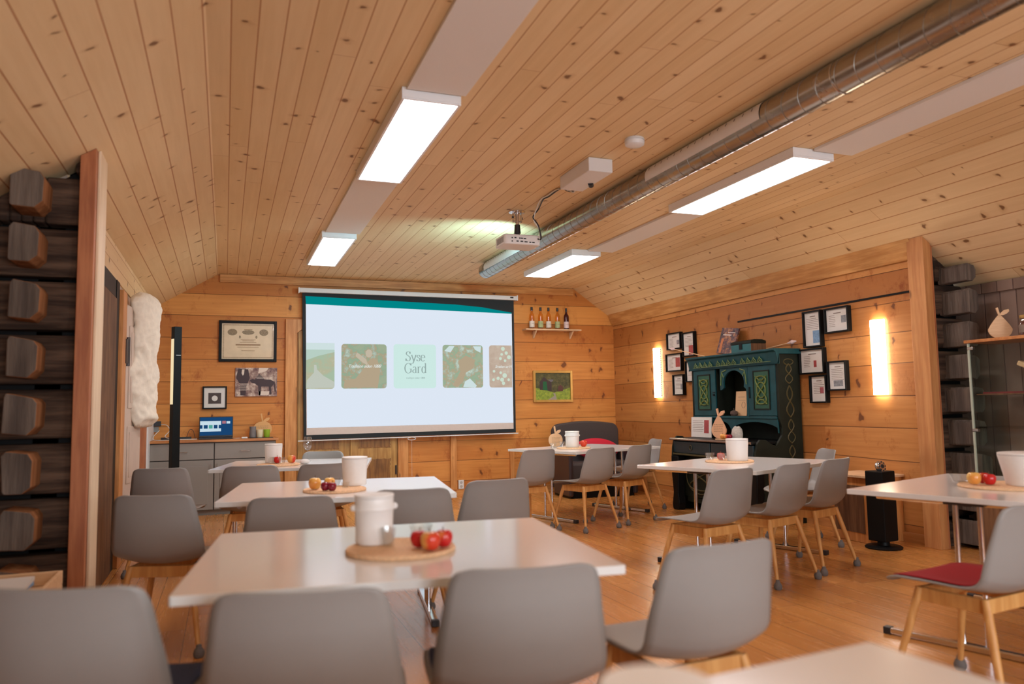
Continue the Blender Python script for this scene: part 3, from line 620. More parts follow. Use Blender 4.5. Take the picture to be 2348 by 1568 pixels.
art(t1, [([(.958, 2.0), (1.325, 2.0), (1.325, 2.088), (.958, 2.088)], 'scr_sky'), ([(.958, 1.86), (1.12, 1.92), (1.325, 1.97), (1.325, 2.0), (.958, 2.0)], 'scr_hill'),
         ([(.965, 1.50), (1.32, 1.50), (1.32, 1.58), (1.18, 1.66), (1.10, 1.74), (1.09, 1.80), (1.06, 1.80), (1.06, 1.70), (.97, 1.60)], 'scr_path')])
t2 = tile(1.415, 2.02, 1.490, 2.080, M['scr_ph1'])
art(t2, [([(1.44, 1.50), (1.90, 1.50), (1.93, 1.72), (1.90, 1.86), (1.83, 1.90), (1.75, 1.84), (1.70, 1.74), (1.60, 1.62), (1.46, 1.60)], 'scr_jacket'),
         ([(1.78+.045*math.cos(a), 1.955+.055*math.sin(a)) for a in [2*PI*i/12 for i in range(12)]], 'scr_skin'),
         ([(1.62, 1.97), (1.74, 1.88), (1.77, 1.80), (1.70, 1.83), (1.60, 1.92)], 'scr_skin')])
t3 = tile(2.115, 2.71, 1.488, 2.085, M['scr_mint'])
t4 = tile(2.805, 3.395, 1.490, 2.085, M['scr_ph2'])
art(t4, [([(2.95, 1.52), (3.06, 1.72), (3.03, 1.86), (3.14, 1.94), (3.28, 1.88), (3.25, 1.76), (3.14, 1.70), (3.10, 1.58), (3.02, 1.50)], 'scr_jacket'),
         ([(3.10, 1.50), (3.13, 1.58), (3.2, 1.62), (3.30, 1.52), (3.28, 1.49)], 'scr_sky'), ([(2.83, 2.00), (2.90, 2.07), (2.98, 2.07), (2.92, 1.98)], 'scr_sky'), ([(3.25, 2.07), (3.37, 2.07), (3.36, 1.98), (3.28, 2.02)], 'scr_sky')])
t5 = tile(3.49, 3.835, 1.490, 2.088, M['scr_rust'], rr=False)
rr_ = random.Random(5)
art(t5, [([(cx+r*math.cos(a), cz+r*math.sin(a)) for a in [2*PI*i/9 for i in range(9)]], 'scr_dot') for cx, cz, r in
         [(3.70, 2.04, .03), (3.75, 1.98, .025), (3.68, 1.96, .02), (3.79, 1.92, .03), (3.66, 1.90, .022), (3.73, 1.87, .02), (3.56, 1.72, .02), (3.66, 1.70, .02), (3.72, 1.66, .035), (3.62, 1.62, .025), (3.68, 1.60, .03), (3.78, 1.60, .02), (3.55, 1.60, .02), (3.70, 1.55, .025)]])
def TX(x, z, d=-.0068): return Matrix.Translation((sx(x)*.99, d, z-2.81)) @ Matrix.Rotation(PI/2, 4, 'X')
text_mesh('slide_caption', 'Tradisjon siden 1888', .058, M['scr_txt'], t2, TX(1.72, 1.785, -.0078), shear=.35, space=.9)
text_mesh('slide_caption', 'Smaken av H', .052, M['scr_txt'], t5, TX(3.575, 1.785, -.0105), shear=.3, space=.9, align='LEFT')
text_mesh('slide_caption', 'tradisjon sidan 1888', .034, M['scr_grey'], t3, TX(2.42, 1.628, -.006), space=.95)
# broad-nib serif lettering for the two big words
def arc(cx, cy, rx, ry, a0, a1, n=16): return [(cx+rx*math.cos(math.radians(a0+(a1-a0)*i/n)), cy+ry*math.sin(math.radians(a0+(a1-a0)*i/n))) for i in range(n+1)]
def line(a, b, n=4): return [(a[0]+(b[0]-a[0])*i/n, a[1]+(b[1]-a[1])*i/n) for i in range(n+1)]
def stroke(m, pts, ox, oz, s, wmin=.035, wmax=.115):
    vs = []; n = len(pts)
    for i in range(n):
        a = pts[max(i-1, 0)]; b = pts[min(i+1, n-1)]; dx, dz = b[0]-a[0], b[1]-a[1]; L = math.hypot(dx, dz) or 1; dx /= L; dz /= L
        w_ = wmin+(wmax-wmin)*abs(dz)**1.6
        vs += [(sx(ox+s*(pts[i][0]-dz*w_/2))*.99, -.0068, oz+s*(pts[i][1]+dx*w_/2)-2.81), (sx(ox+s*(pts[i][0]+dz*w_/2))*.99, -.0068, oz+s*(pts[i][1]-dx*w_/2)-2.81)]
    m.add(vs, [(2*i, 2*i+1, 2*i+3, 2*i+2) for i in range(n-1)])
ser = lambda x, y, w_=.09: line((x-w_, y), (x+w_, y), 1)
GL = {
 'S': (.58, [arc(.28, .76, .19, .21, 20, 200, 16) + arc(.28, .27, .21, .24, 70, -160, 18), line((.47, .95), (.47, .74)), line((.05, .04), (.05, .28))]),
 'y': (.56, [line((.06, .62), (.28, .02)), line((.50, .62), (.28, .0)) + arc(.12, -.14, .10, .08, 10, -120, 8), ser(.07, .63), ser(.48, .63)]),
 's': (.42, [arc(.20, .48, .13, .14, 20, 200, 12) + arc(.20, .18, .15, .16, 70, -160, 14), line((.33, .62), (.33, .47)), line((.05, .03), (.05, .18))]),
 'e': (.52, [line((.06, .36), (.44, .36)), arc(.25, .32, .20, .32, 8, 320, 24)]),
 'G': (.82, [arc(.42, .48, .34, .50, 42, 330, 30), line((.70, .40), (.70, .08)), ser(.66, .41, .11), line((.69, .98), (.69, .76))]),
 'a': (.52, [arc(.24, .46, .14, .17, 150, 10, 10) + line((.38, .45), (.38, .06)) + [(.42, .02), (.48, .03)], arc(.24, .18, .17, .17, 80, 330, 16)]),
 'r': (.44, [line((.12, .62), (.12, .0)), arc(.28, .44, .15, .19, 170, 50, 8), ser(.12, .01, .10), line((.02, .62), (.12, .62), 1)]),
 'd': (.58, [line((.43, .98), (.43, .0)), arc(.25, .32, .19, .32, 20, 340, 24), line((.33, .98), (.43, .98), 1), line((.43, .02), (.53, .02), 1)]),
}
def word(wd, xc, z, s):
    W_ = sum(GL[c_][0] for c_ in wd)*s; x = xc-W_/2; m = MB()
    for c_ in wd:
        for st in GL[c_][1]: stroke(m, st, x, z, s)
        x += GL[c_][0]*s
    m.build('slide_title', M['scr_grey'], t3)
word('Syse', 2.42, 1.855, .135); word('Gard', 2.42, 1.695, .135)

# ================================================================== BACK WALL THINGS
def picture(name, cx, cz, w_, h, fm, pm, fw_=.02, depth=.03, wall='B', face=0, mat_w=0, inner=None, label=None, cat='picture', group=None, glass_=True, X=None, Y=None):
    """hung picture: origin at centre, local x right, y out of the wall is -y, z up"""
    if wall == 'B': r = empty(name, (cx, D-.0005, cz), 0, label, cat, group)
    else: r = empty(name, (XR-.0005, cx, cz), -PI/2, label, cat, group)
    m = MB(); W2, H2 = w_/2, h/2
    m.box(-W2, -W2+fw_, -depth, 0, -H2, H2); m.box(W2-fw_, W2, -depth, 0, -H2, H2); m.box(-W2+fw_, W2-fw_, -depth, 0, H2-fw_, H2); m.box(-W2+fw_, W2-fw_, -depth, 0, -H2, -H2+fw_)
    m.build('frame', fm, r, bevel=.003)
    s = B(-W2+fw_, W2-fw_, -depth*.5, -depth*.3, -H2+fw_, H2-fw_, 'sheet', pm, r)
    if inner: inner(s, W2-fw_, H2-fw_, -depth*.5)
    if glass_: B(-W2+fw_, W2-fw_, -depth*.72, -depth*.70, -H2+fw_, H2-fw_, 'glass_pane', M['pane'], r)
    return r
def inner_diploma(s, W2, H2, y):
    m = MB()
    for k in range(44):  # engraved border
        x = -W2+.025+k*(2*W2-.05)/43
        for z in (H2-.02, -H2+.02): m.box(x-.004, x+.004, y-.0008, y, z-.006, z+.006)
    for k in range(30):
        z = -H2+.02+k*(2*H2-.04)/29
        for x in (W2-.02, -W2+.02): m.box(x-.006, x+.006, y-.0008, y, z-.004, z+.004)
    m.build('border_ornament', M['inkbrown'], s)
    m = MB()
    for cx, rx, rz in ((-.19, .058, .042), (0, .075, .03), (.19, .055, .042)):
        m.prism([(cx+rx*math.cos(a), .115+rz*math.sin(a)) for a in [2*PI*i/20 for i in range(20)]], y-.0008, y, lambda u, v, t: (u, t, v))
    for cx in (-.10, .10): m.prism([(cx+.012*math.cos(a), .055+.02*math.sin(a)) for a in [2*PI*i/12 for i in range(12)]], y-.0008, y, lambda u, v, t: (u, t, v))
    m.build('engraved_vignettes', mat('engraving_ink', (.25, .18, .10), .6, noise=.7, nscale=70), s)
    m = MB()
    for z, w_, h in ((.15, .05, .004), (.02, .09, .003), (.005, .07, .003), (-.015, .10, .003), (-.045, .15, .009), (-.075, .13, .003), (-.12, .08, .003)): m.box(-w_, w_, y-.0008, y, z-h, z+h)
    m.build('diploma_writing', M['inkbrown'], s)
picture('framed_diploma', .262, 2.104, .70, .525, M['black'], M['aged'], .035, .035, inner=inner_diploma, label='largest dark framed old diploma with engraved border, upper left of the back wall', cat='framed diploma')
def inner_small(s, W2, H2, y):
    B(-.075, .075, y-.001, y, -.075, .06, 'dark_square_print', mat('dark_print', (.05, .035, .03), .5), s)
    MB().prism([(.035*math.cos(a), -.008+.035*math.sin(a)) for a in [2*PI*i/20 for i in range(20)]], y-.0022, y-.0012, lambda u, v, t: (u, t, v)).build('pale_disc', M['paper'], s)
picture('framed_print', -.125, 1.39, .285, .285, M['black'], M['paper'], .018, .035, inner=inner_small, label='small square black framed print with a pale disc, above the laptop', cat='framed picture')
hp = empty('horse_photograph', (.368, D-.0005, 1.585), 0, 'unframed sepia photo board of a person beside a horse', 'photograph')
B(-.253, .253, -.022, 0, -.182, .182, 'photo_board', M['horse'], hp)
def flat(poly, name, m, par, y, t=.001): return MB().prism(poly, y-t, y, lambda u, v, q: (u, q, v)).build(name, m, par)
flat([(-.02, .03), (.03, .10), (.06, .08), (.10, .03), (.17, .03), (.225, .0), (.24, -.12), (.225, -.13), (.21, -.03), (.18, -.07), (.185, -.16), (.165, -.16), (.15, -.06), (.06, -.06), (.05, -.17), (.03, -.17), (.02, -.05), (-.02, -.02), (-.06, -.01), (-.08, .02), (-.05, .04)], 'horse_shape', M['horsed'], hp, -.0225)
flat([(-.22, .17), (-.10, .16), (-.08, .05), (-.12, -.05), (-.13, -.17), (-.19, -.17), (-.20, -.02), (-.245, .05)], 'person_shape', M['horsed'], hp, -.0225)
flat([(-.175, .16), (-.145, .16), (-.15, .10), (-.165, .08), (-.18, .11)], 'face_shape', M['horsel'], hp, -.024)
flat([(.02, -.12), (.16, -.12), (.15, -.17), (.03, -.17)], 'snow_patch', M['horsel'], hp, -.0225)
flat([(.02, .11), (.12, .14), (.15, .18), (.03, .18)], 'light_patch', M['horsel'], hp, -.0225)
m = MB()
for i in range(7): m.box(-.21+(.01 if i % 2 else 0), -.09, -.0248, -.024, -.02-i*.014, -.016-i*.014)
for i in range(3): m.box(-.02+i*.01, .20, -.0248, -.024, .075-i*.016, .079-i*.016)
m.build('photo_caption', M['horsel'], hp)
def inner_paint(s, W2, H2, y):
    f = lambda p, n, mt, k: flat(p, n, mt, s, y-.0002-k*.0008, .0006)
    f([(-W2, -H2), (W2, -H2), (W2, -.02), (.10, -.07), (.02, -.09), (-.12, -.05), (-W2, -.02)], 'meadow', M['meadow'], 0)
    f([(.0, -.10), (.035, -.10), (.06, -H2), (-.08, -H2), (.02, -.14)], 'path', mat('painted_path', (.32, .27, .22), .7), 1)
    bn = mat('painted_barn_wood', (.05, .03, .028), .7)
    f([(-.21, -.05), (-.21, .06), (-.14, .14), (-.06, .07), (-.02, .08), (-.02, -.08), (-.10, -.06)], 'barn', bn, 1)
    f([(-.075, .10), (.01, .10), (.0, .075), (-.03, .06)], 'shed_roof', mat('painted_roof', (.14, .13, .15), .7), 2)
    f([(-.16, -.05), (-.155, .07), (-.10, .07), (-.085, -.06)], 'barn_doors', mat('painted_green_doors', (.01, .11, .035), .7), 2)
    f([(.08, -.08), (.08, -.01), (.12, .025), (.16, -.01), (.16, -.07)], 'outhouse', mat('painted_red_hut', (.10, .035, .03), .7), 2)
picture('framed_painting', 4.49, 1.505, .625, .46, M['gold'], M['forest'], .035, .04, inner=inner_paint, label='gilt framed painting of a farm building and path on the back wall', cat='painting', glass_=False)
sh = empty('wall_shelf', (4.48, D-.001, 2.315), 0, 'small pale wooden shelf with two brackets holding bottles', 'shelf')
B(-.45, .43, -.16, 0, .0, .02, 'shelf_board', M['shelfw'], sh, .003)
for x in (-.275, .31):
    MB().prism([(0, 0), (-.13, 0), (-.11, -.02), (-.02, -.10), (0, -.11)], x-.011, x+.011, lambda u, v, t: (t, u, v)).build('bracket', M['shelfw'], sh, bevel=.002)
def bottle(x, mt, lm, lab):
    r = empty('cider_bottle', (x, D-.09, 2.3355), 0, lab, 'bottle', 'bottles on the wall shelf')
    MB().lathe([(.001, .001), (.034, .001), (.038, .006), (.038, .185), (.034, .21), (.018, .235), (.0145, .25), (.0145, .27)], 24).build('bottle_glass', mt, r, smooth=True)
    MB().lathe([(.0165, .268), (.0165, .318), (.001, .319)], 20).build('bottle_cap', M['plastic'], r, smooth=True)
    MB().lathe([(.0388, .022), (.0388, .115)], 24).build('bottle_label', lm, r, smooth=True)
    for k in (0,): MB().box(-.02, .02, -.0396, -.0389, .07, .074).build('label_print', M['ink'], r)
for x, a, b, lab in ((4.150, 'amber', 'label', 'amber bottle with white label, leftmost on the wall shelf'), (4.288, 'amber', 'labelg', 'amber bottle with green label beside the leftmost one on the shelf'), (4.414, 'amber', 'label', 'amber bottle with white label in the middle of the shelf row'),
                     (4.556, 'amber', 'labelg', 'amber bottle with green label next to the dark red bottle'), (4.698, 'wine', 'labelp', 'dark red bottle with pink label, rightmost on the shelf')): bottle(x, M[a], M[b], lab)
def socket(loc, rz, lab):
    r = empty('wall_socket', loc, rz, lab, 'wall socket')
    B(-.04, .04, -.014, 0, -.06, .06, 'socket_plate', M['white'], r, .004)
    for z in (-.027, .027): MB().cyl((0, -.0145, z), (0, -.013, z), .02, n=20).build('socket_well', mat('socket_shade', (.45, .42, .38), .5), r)
socket((3.08, D-.0005, .155), 0, 'white double wall socket low on the back wall')
# --- sideboard
CX0, CX1, CY0 = -.815, .585, D-.49
cb = empty('sideboard_cabinet', ((CX0+CX1)/2, CY0, 0), 0, 'grey painted sideboard with drawers and panelled doors under the counter', 'cabinet')
W2 = (CX1-CX0)/2
B(-W2, W2, 0, .47, .06, .855, 'carcass', mat('cabinet_gap_shade', (.10, .085, .075), .6), cb); B(-W2+.02, W2-.02, .04, .45, 0, .06, 'plinth', M['cab'], cb)  # carcass coloured dark to put shade into the gaps around doors and drawers
nx = 2
for k in range(nx):
    x0, x1 = -W2+k*W2*2/nx+.006, -W2+(k+1)*W2*2/nx-.006
    d = B(x0, x1, -.018, -.0005, .655, .845, 'drawer', M['cab'], cb, .003)
    xc = (x0+x1)/2
    MB().tube([(xc-.06, -.02, .745), (xc-.055, -.042, .745), (xc+.055, -.042, .745), (xc+.06, -.02, .745)], .004).build('handle', M['chrome'], d, smooth=True)
    if k == 0: dd = [(x0, (x0+x1)/2-.003), ((x0+x1)/2+.003, x1)]
    else: dd = [(x0, (x0+x1)/2-.003), ((x0+x1)/2+.003, x1)]
    dd = [(x0, x1)]
    for a, b in dd:
        d = B(a, b, -.018, -.0005, .065, .645, 'door', M['cab'], cb, .003)
        m = MB(); m.box(a+.06, b-.06, -.024, -.018, .13, .58); m.build('raised_panel', M['cab'], d, bevel=.006)
        hx = b-.03 if k == 0 else a+.03
        MB().tube([(hx, -.02, .50), (hx, -.042, .505), (hx, -.042, .595), (hx, -.02, .60)], .004).build('handle', M['chrome'], d, smooth=True)
ct = B(-.825, .615, D-.535, D-.021, .8555, .885, 'countertop', M['counter'], bevel=.004); tag(ct, 'orange wooden worktop on the grey sideboard', 'worktop')
def laptop():
    r = empty('laptop', (-.10, 10.02, .886), 0, 'open black laptop showing the slide on the wooden counter', 'laptop')
    B(-.19, .19, -.13, .10, 0, .018, 'laptop_base', M['plastic'], r, .004)
    B(-.16, .16, -.10, .06, .0182, .0195, 'keyboard', mat('key_black', (.01, .01, .012), .7), r)
    t = Matrix.Translation((0, .105, .018)) @ Matrix.Rotation(math.radians(-12), 4, 'X')
    lid = MB().box(-.195, .195, -.006, .006, 0, .255, t).build('laptop_lid', M['plastic'], r, bevel=.003)
    def q(x0, x1, z0, z1, mt, n, dy): MB().box(x0, x1, -.0068-dy, -.0062-dy, z0, z1, t).build(n, mt, lid)
    q(-.185, .185, .022, .245, M['scr_blue'], 'screen_display', 0)
    q(-.185, .055, .07, .20, M['lap_white'], 'slide_preview', .001)
    for x0, x1, mt in ((-.185, -.157, 'scr_blue'), (-.143, -.098, 'scr_blue'), (-.085, -.042, 'lap_green'), (-.028, .014, 'scr_blue'), (.028, .055, 'scr_blue')): q(x0, x1, .107, .15, M[mt], 'preview_tile', .002)
    q(.068, .110, .165, .20, emis('laptop_pink', (.5, .2, .25), .8), 'preview_tile', .001); q(.118, .160, .165, .195, M['lap_white'], 'preview_tile', .001)
laptop()
def cutout(kind, name, lab, cat, loc, rz, h, m, tilt=0, thick=.016, txt=5):
    """plywood fruit silhouette with leaf and stalk, engraved text lines"""
    r = empty(name, loc, rz, lab, cat, rx=tilt)
    P_ = []
    if kind == 'apple':
        for i in range(36):
            a = 2*PI*i/36; rad = .36*(1-.10*abs(math.sin(a))**6*(1 if math.sin(a) > 0 else .6))
            P_.append((rad*1.03*math.cos(a), .35+rad*.93*math.sin(a)))
    else:
        for i in range(36):
            a = 2*PI*i/36; s_ = math.sin(a); wd = .34 if s_ < 0 else .34*(1-s_*.62)
            P_.append((wd*math.cos(a), .30+(.30 if s_ < 0 else .46)*s_))
    zt = max(v for u, v in P_)
    P_ = [(u*h, max(v, .01)*h) for u, v in P_]
    b = MB().prism(P_, 0, thick, lambda u, v, t: (u, t, v)).build('fruit_board', m, r, bevel=.002)
    MB().prism([(-.02*h, (zt-.03)*h), (.03*h, (zt-.03)*h), (-.03*h, 1.0*h), (-.09*h, .98*h)], 0, thick, lambda u, v, t: (u, t, v)).build('stalk', m, r)
    lf = [(.0, zt-.01), (.05, zt+.07), (.14, zt+.15), (.27, zt+.17), (.28, zt+.10), (.20, zt+.02), (.10, zt-.02)]
    MB().prism([(u*h, v*h) for u, v in lf], 0, thick, lambda u, v, t: (u, t, v)).build('leaf', m, r, bevel=.002)
    if txt:
        mm = MB(); rnd = random.Random(2)
        for i in range(txt):
            x = -.22; zz = (.46-.06*i)*h
            while x < .20:
                ww = rnd.uniform(.03, .08); mm.box(x*h, min(x+ww, .22)*h, -.0008, .0, zz, zz+.014*h); x += ww+.02
        mm.build('engraved_lines', M['inkbrown'], b)
    return r
cutout('apple', 'apple_shaped_board', 'plywood apple sign with engraved lines behind the candle cups', 'wooden sign', (.445, 10.17, .886), 0, .30, mat('orange_plywood', (.66, .34, .11), .5, noise=.05), tilt=-.08)
m = MB(); nn = 36
r_ = [(.034, 0), (.040, .003), (.044, .04), (.038, .09), (.040, .135), (.034, .135), (.032, .02), (.001, .01)]
o = m.lathe(r_, 36).build('ribbed_vase', M['greyvase'], smooth=True); o.location = (.325, 10.06, .8905); o.rotation_euler = (0, math.radians(0), 0); tag(o, 'grey ribbed vase on the counter beside the plywood apple', 'vase')
for x, mt, lab in ((.405, 'creamcup', 'cream candle cup on the counter tray'), (.487, 'green', 'lime green candle cup on the counter tray')):
    o = MB().lathe([(.030, 0), (.036, .01), (.040, .095), (.036, .095), (.033, .02), (.001, .015)], 24).build('candle_cup', M[mt], smooth=True); o.location = (x, 10.03, .8905); tag(o, lab, 'candle cup')
tr = B(.27, .56, 9.95, 10.12, .8852, .8900, 'slate_tray', M['plastic'], bevel=.002); tag(tr, 'thin dark slate tray under the candle cups', 'tray')
o = MB().box(-.035, .035, -.016, .016, 0, .018).build('charger_plug', M['white'], bevel=.005); o.location = (.225, 9.93, .8855); tag(o, 'small white plug lying on the counter edge', 'plug')
o = MB().tube(smooth_pts([(.17, 9.93, .892), (.12, 9.935, .889), (.095, 9.96, .889)]), .003).build('charging_cord', M['cord'], smooth=True); tag(o, 'short white cord between laptop and plug', 'cord')
o = MB().box(-.17, .17, -.025, .025, 0, .03).build('power_strip', M['plastic'], bevel=.004); o.location = (-.55, 10.17, .8855); tag(o, 'long black power strip on the counter behind the black column', 'power strip')
ad = empty('power_adapter', (-.785, D-.0215, 1.08), 0, 'black adapter plugged into the wall left of the black column', 'adapter')
B(-.035, .055, -.05, 0, -.03, .03, 'adapter_body', M['plastic'], ad, .004)
B(-.03, .03, -.02, 0, -.10, -.035, 'socket_plate', mat('grey_socket', (.25, .24, .22), .5), ad)
o = MB().tube(smooth_pts([(-.73, 10.28, 1.07), (-.66, 10.2, 1.06), (-.62, 10.12, 1.0), (-.67, 10.1, .93), (-.60, 10.0, .90), (-.50, 9.95, .893), (-.40, 9.94, .893), (-.31, 9.94, .893)]), .0045).build('white_cable', M['cord'], smooth=True); tag(o, 'white cable curling from the wall adapter over the counter', 'cable')
o = MB().tube(smooth_pts([(-.74, 10.2, 1.0), (-.79, 10.0, .93), (-.76, 9.90, .893), (-.60, 9.86, .893), (-.45, 9.9, .893)]), .0045).build('white_cable', M['cord'], smooth=True); tag(o, 'white cable looping along the front edge of the counter', 'cable')
o = MB().tube(smooth_pts([(-.43, 10.03, .915), (-.40, 10.1, 1.0), (-.36, 10.1, .99), (-.33, 10.0, .90), (-.30, 9.98, .90)]), .003).build('black_wire', M['plastic'], smooth=True); tag(o, 'thin black cord from power strip to laptop', 'cord')
# black column; its cream left face is drawn as a glowing strip
lp = empty('square_column', (-.515, 9.2, 0), math.radians(27), 'tall square black column with a glowing side strip in front of the sideboard', 'floor lamp')
B(-.15, .15, -.15, .15, 0, .012, 'column_base', M['black'], lp); B(-.041, .041, -.041, .041, .012, 2.155, 'column_shaft', M['black'], lp, .002)
B(-.0435, -.0412, -.034, .034, 1.30, 2.02, 'glow_strip', M['pole_glow'], lp); B(-.02, .033, -.0435, -.0412, 1.835, 1.843, 'silver_mark', M['chrome'], lp)
# --- banquette in the corner
bq = empty('banquette', (4.74, 9.75, 0), math.radians(-2), 'dark brown upholstered high-backed bench in the back corner', 'bench')
def backpoly(w_, h0, h1, r):
    p = [(-w_, h0)]
    for i in range(7): a = PI - PI/2*i/6; p.append((-w_+r+r*math.cos(a), h1-.03-r+r*math.sin(a)))
    for i in range(1, 8): x = -w_+r+(2*w_-2*r)*i/8; p.append((x, h1-.03+.03*math.sin(PI*i/8)))
    for i in range(7): a = PI/2 - PI/2*i/6; p.append((w_-r+r*math.cos(a), h1-.03-r+r*math.sin(a)))
    return p+[(w_, h0)]
MB().prism(backpoly(.50, .10, 1.0, .12), .0, .11, lambda u, v, t: (u, t, v)).build('backrest', M['sofa'], bq, bevel=.02, smooth=True)
MB().box(-.48, .48, -.52, 0, .22, .46).build('seat_cushion', M['sofa'], bq, bevel=.03)
for s in (-1, 1): MB().box(min(s*.50, s*.44), max(s*.50, s*.44), -.55, .02, .03, .62).build('side_panel', M['sofas'], bq, bevel=.02)
MB().box(-.46, .46, -.50, .08, .0, .215).build('bench_base', M['black'], bq)
o = MB().ball((0, 0, 0), 1, 24, 14).build('throw_cushion', M['cushion'], smooth=True); o.scale = (.34, .075, .145); o.location = (4.82, 9.60, .62); o.rotation_euler = (-.15, .06, 0); tag(o, 'red cushion leaning on the dark bench backrest', 'cushion')
# ================================================================== RIGHT WALL THINGS
def doc(imgs, lines=6, land=False, seed=1):
    def f(s, W2, H2, y):
        m = MB(); rnd = random.Random(seed); z = H2-.04
        m.box(-W2*.35, W2*.35, y-.0007, y, z-.004, z+.004); z -= .022
        for i in range(lines):
            wl = W2*(.55 if land else .75)*rnd.uniform(.8, 1); m.box(-W2*.78, -W2*.78+wl*(1.1 if land else 2), y-.0007, y, z-.002, z+.002); z -= .017
        m.build('printed_lines', M['ink'], s)
        for x0, x1, z0, z1, mt in imgs: MB().box(x0*W2, x1*W2, y-.0009, y-.0001, z0*H2, z1*H2).build('printed_picture', M[mt], s)
    return f
# (y centre, z centre, width, height, ...) local x of the picture runs towards the camera (-Y)
LG = 'framed documents left of the green hutch'; RG = 'framed documents right of the green hutch'
for yc, zc_, w_, h, im, land, lab, g in (
    (8.61, 2.035, .33, .22, [(.35, .75, -.5, .1, 'inkgrey')], True, 'topmost left landscape document frame, beside the left wall lamp', LG),
    (8.275, 1.965, .27, .31, [(-.1, .7, -.95, -.1, 'inkred')], False, 'upright document frame right of the topmost left one, by the hutch corner', LG),
    (8.625, 1.755, .37, .235, [(.15, .75, -.6, .6, 'inkred')], True, 'middle left landscape document frame with a red picture', LG),
    (8.235, 1.62, .25, .27, [(.1, .6, -.5, 0, 'inkgrey')], False, 'document frame partly hidden behind the left edge of the hutch', LG),
    (8.535, 1.46, .25, .27, [(.3, .75, -.5, .1, 'inkgrey')], False, 'lowest left document frame, just below and right of the left wall lamp', LG),
    (6.085, 1.935, .25, .365, [(-.05, .85, -.85, -.1, 'inkblue')], False, 'tall upright document frame with a blue picture, top left of the right group', RG),
    (5.755, 1.99, .31, .245, [(.35, .8, -.3, .35, 'inkgrey')], True, 'uppermost landscape document frame with a small grey picture, right group', RG),
    (6.115, 1.615, .345, .255, [(.1, .35, -.55, .05, 'inkred')], True, 'landscape document frame in the middle of the right group touching the hutch', RG),
    (5.785, 1.455, .245, .285, [(-.55, .55, -.8, -.35, 'inkgrey')], False, 'upright document frame on the right of the right group, nearest the right lamp', RG),
    (6.04, 1.335, .23, .275, [(.1, .6, -.35, .15, 'inkred')], False, 'lowest upright document frame of the right group', RG)):
    picture('framed_document', yc, zc_, w_, h, M['black'], M['paper'], .016, .05, wall='R', inner=doc(im, 7, land, int(yc*100)), label=lab, cat='framed document', group=g)
def sconce(yc, z0, z1, beads, lab):
    r = empty('wall_lamp', (XR-.0005, yc, (z0+z1)/2), -PI/2, lab, 'wall lamp', 'upright glowing wall lamps'); h = (z1-z0)/2
    B(-.05, .05, -.02, 0, -h+.03, h-.03, 'wall_plate', M['white'], r)
    MB().prism([(-.085+.17*i/10, -.02-.05*math.sin(PI*i/10)-.001) for i in range(11)], -h, h, lambda u, v, t: (u, v, t)).build('glowing_shade', M['sconce'], r, smooth=True)
    if beads:
        m = MB()
        for k in range(26): m.ball((.09, -.022, -h+.02+k*(2*h-.04)/25), .009, 8, 6)
        m.build('edge_beads', M['greyvase'], r, smooth=True)
    return r
sconce(9.06, 1.31, 1.975, True, 'glowing wall lamp with beaded edge near the back corner')
sconce(5.285, 1.262, 1.935, False, 'larger glowing wall lamp beside the golden post')
def arrow(pts, lab):
    r = empty('arrow', pts[0], 0, lab, 'arrow'); a, b = Vector((0, 0, 0)), Vector(pts[1])-Vector(pts[0]); d = b.normalized()
    MB().cyl(a, b, .005, n=8).build('arrow_shaft', M['birch'], r, smooth=True)
    MB().cyl(b-d*.10, b-d*.03, .004, .022, n=10).cyl(b-d*.03, b+d*.02, .022, .006, n=10).build('fletching', M['labelp'], r, smooth=True)
arrow(((5.40, 6.80, 1.775), (5.46, 6.32, 1.83)), 'thin wooden arrow with feathered end right of the teal chest')
arrow(((5.36, 7.75, 1.775), (5.35, 8.47, 1.925)), 'thin arrow sticking out from the left top edge of the hutch')

# --- green hutch (local: x along wall towards camera, -y into the room)
hu = empty('painted_hutch', (XR-.03, 7.06, 0), -PI/2, 'tall dark green and blue painted carved hutch against the right wall', 'hutch')
# local y: 0 at wall, front of top part y=-.28, desk front y=-.60 ; local x = 7.06 - worldY : near side +.76, far side -.76
W = .76; FT = -.278; FD = -.585
HT = Vector
def PX(poly, y0, y1, name, m, par=None, bevel=0, smooth=False): return MB().prism(poly, y0, y1, lambda u, v, t: (u, t, v)).build(name, m, par or hu, bevel=bevel, smooth=smooth)
# side panels with the curved step between top part and desk
side = [(0, 0), (FD+.05, 0), (FD+.0, .06), (FD+.07, .16), (FD+.09, .30), (FD+.02, .46), (FD-.01, .60), (FD+.0, .72), (FD+.02, .80), (FD+.06, .845), (FD+.13, .84), (FD+.19, .80), (FD+.25, .78), (FT-.02, .82), (FT+.025, .88), (FT+.03, .96), (FT, 1.045), (FT, 1.70), (0, 1.70)]
for k, (x0, x1) in enumerate(((W-.03, W), (-W, -W+.03))):
    sp_ = MB().prism(side, x0, x1, lambda u, v, t: (t, u, v)).build('side_panel', M['tealdark'], hu, bevel=.004)
    if k == 0:
        m = MB()
        for cz, h_ in ((1.50, .10), (1.22, .16), (.92, .12), (.66, .12)):
            for s in (-1, 1):
                m.tube([(x1+.001, -.14+s*.05*math.sin(t*PI*2/10)*(1-t/24), cz-h_+2*h_*t/10) for t in range(11)], .007, 5)
        m.tube([(x1+.001, -.14+.06*math.cos(a), 1.62+.03*math.sin(a)) for a in [2*PI*i/14 for i in range(15)]], .006, 5)
        m.build('side_carving', M['orndark'], sp_, smooth=True)
PX([(-W+.031, 0.12), (W-.031, .12), (W-.031, 1.70), (-W+.031, 1.70)], -.02, 0, 'back_panel', M['tealdark'])
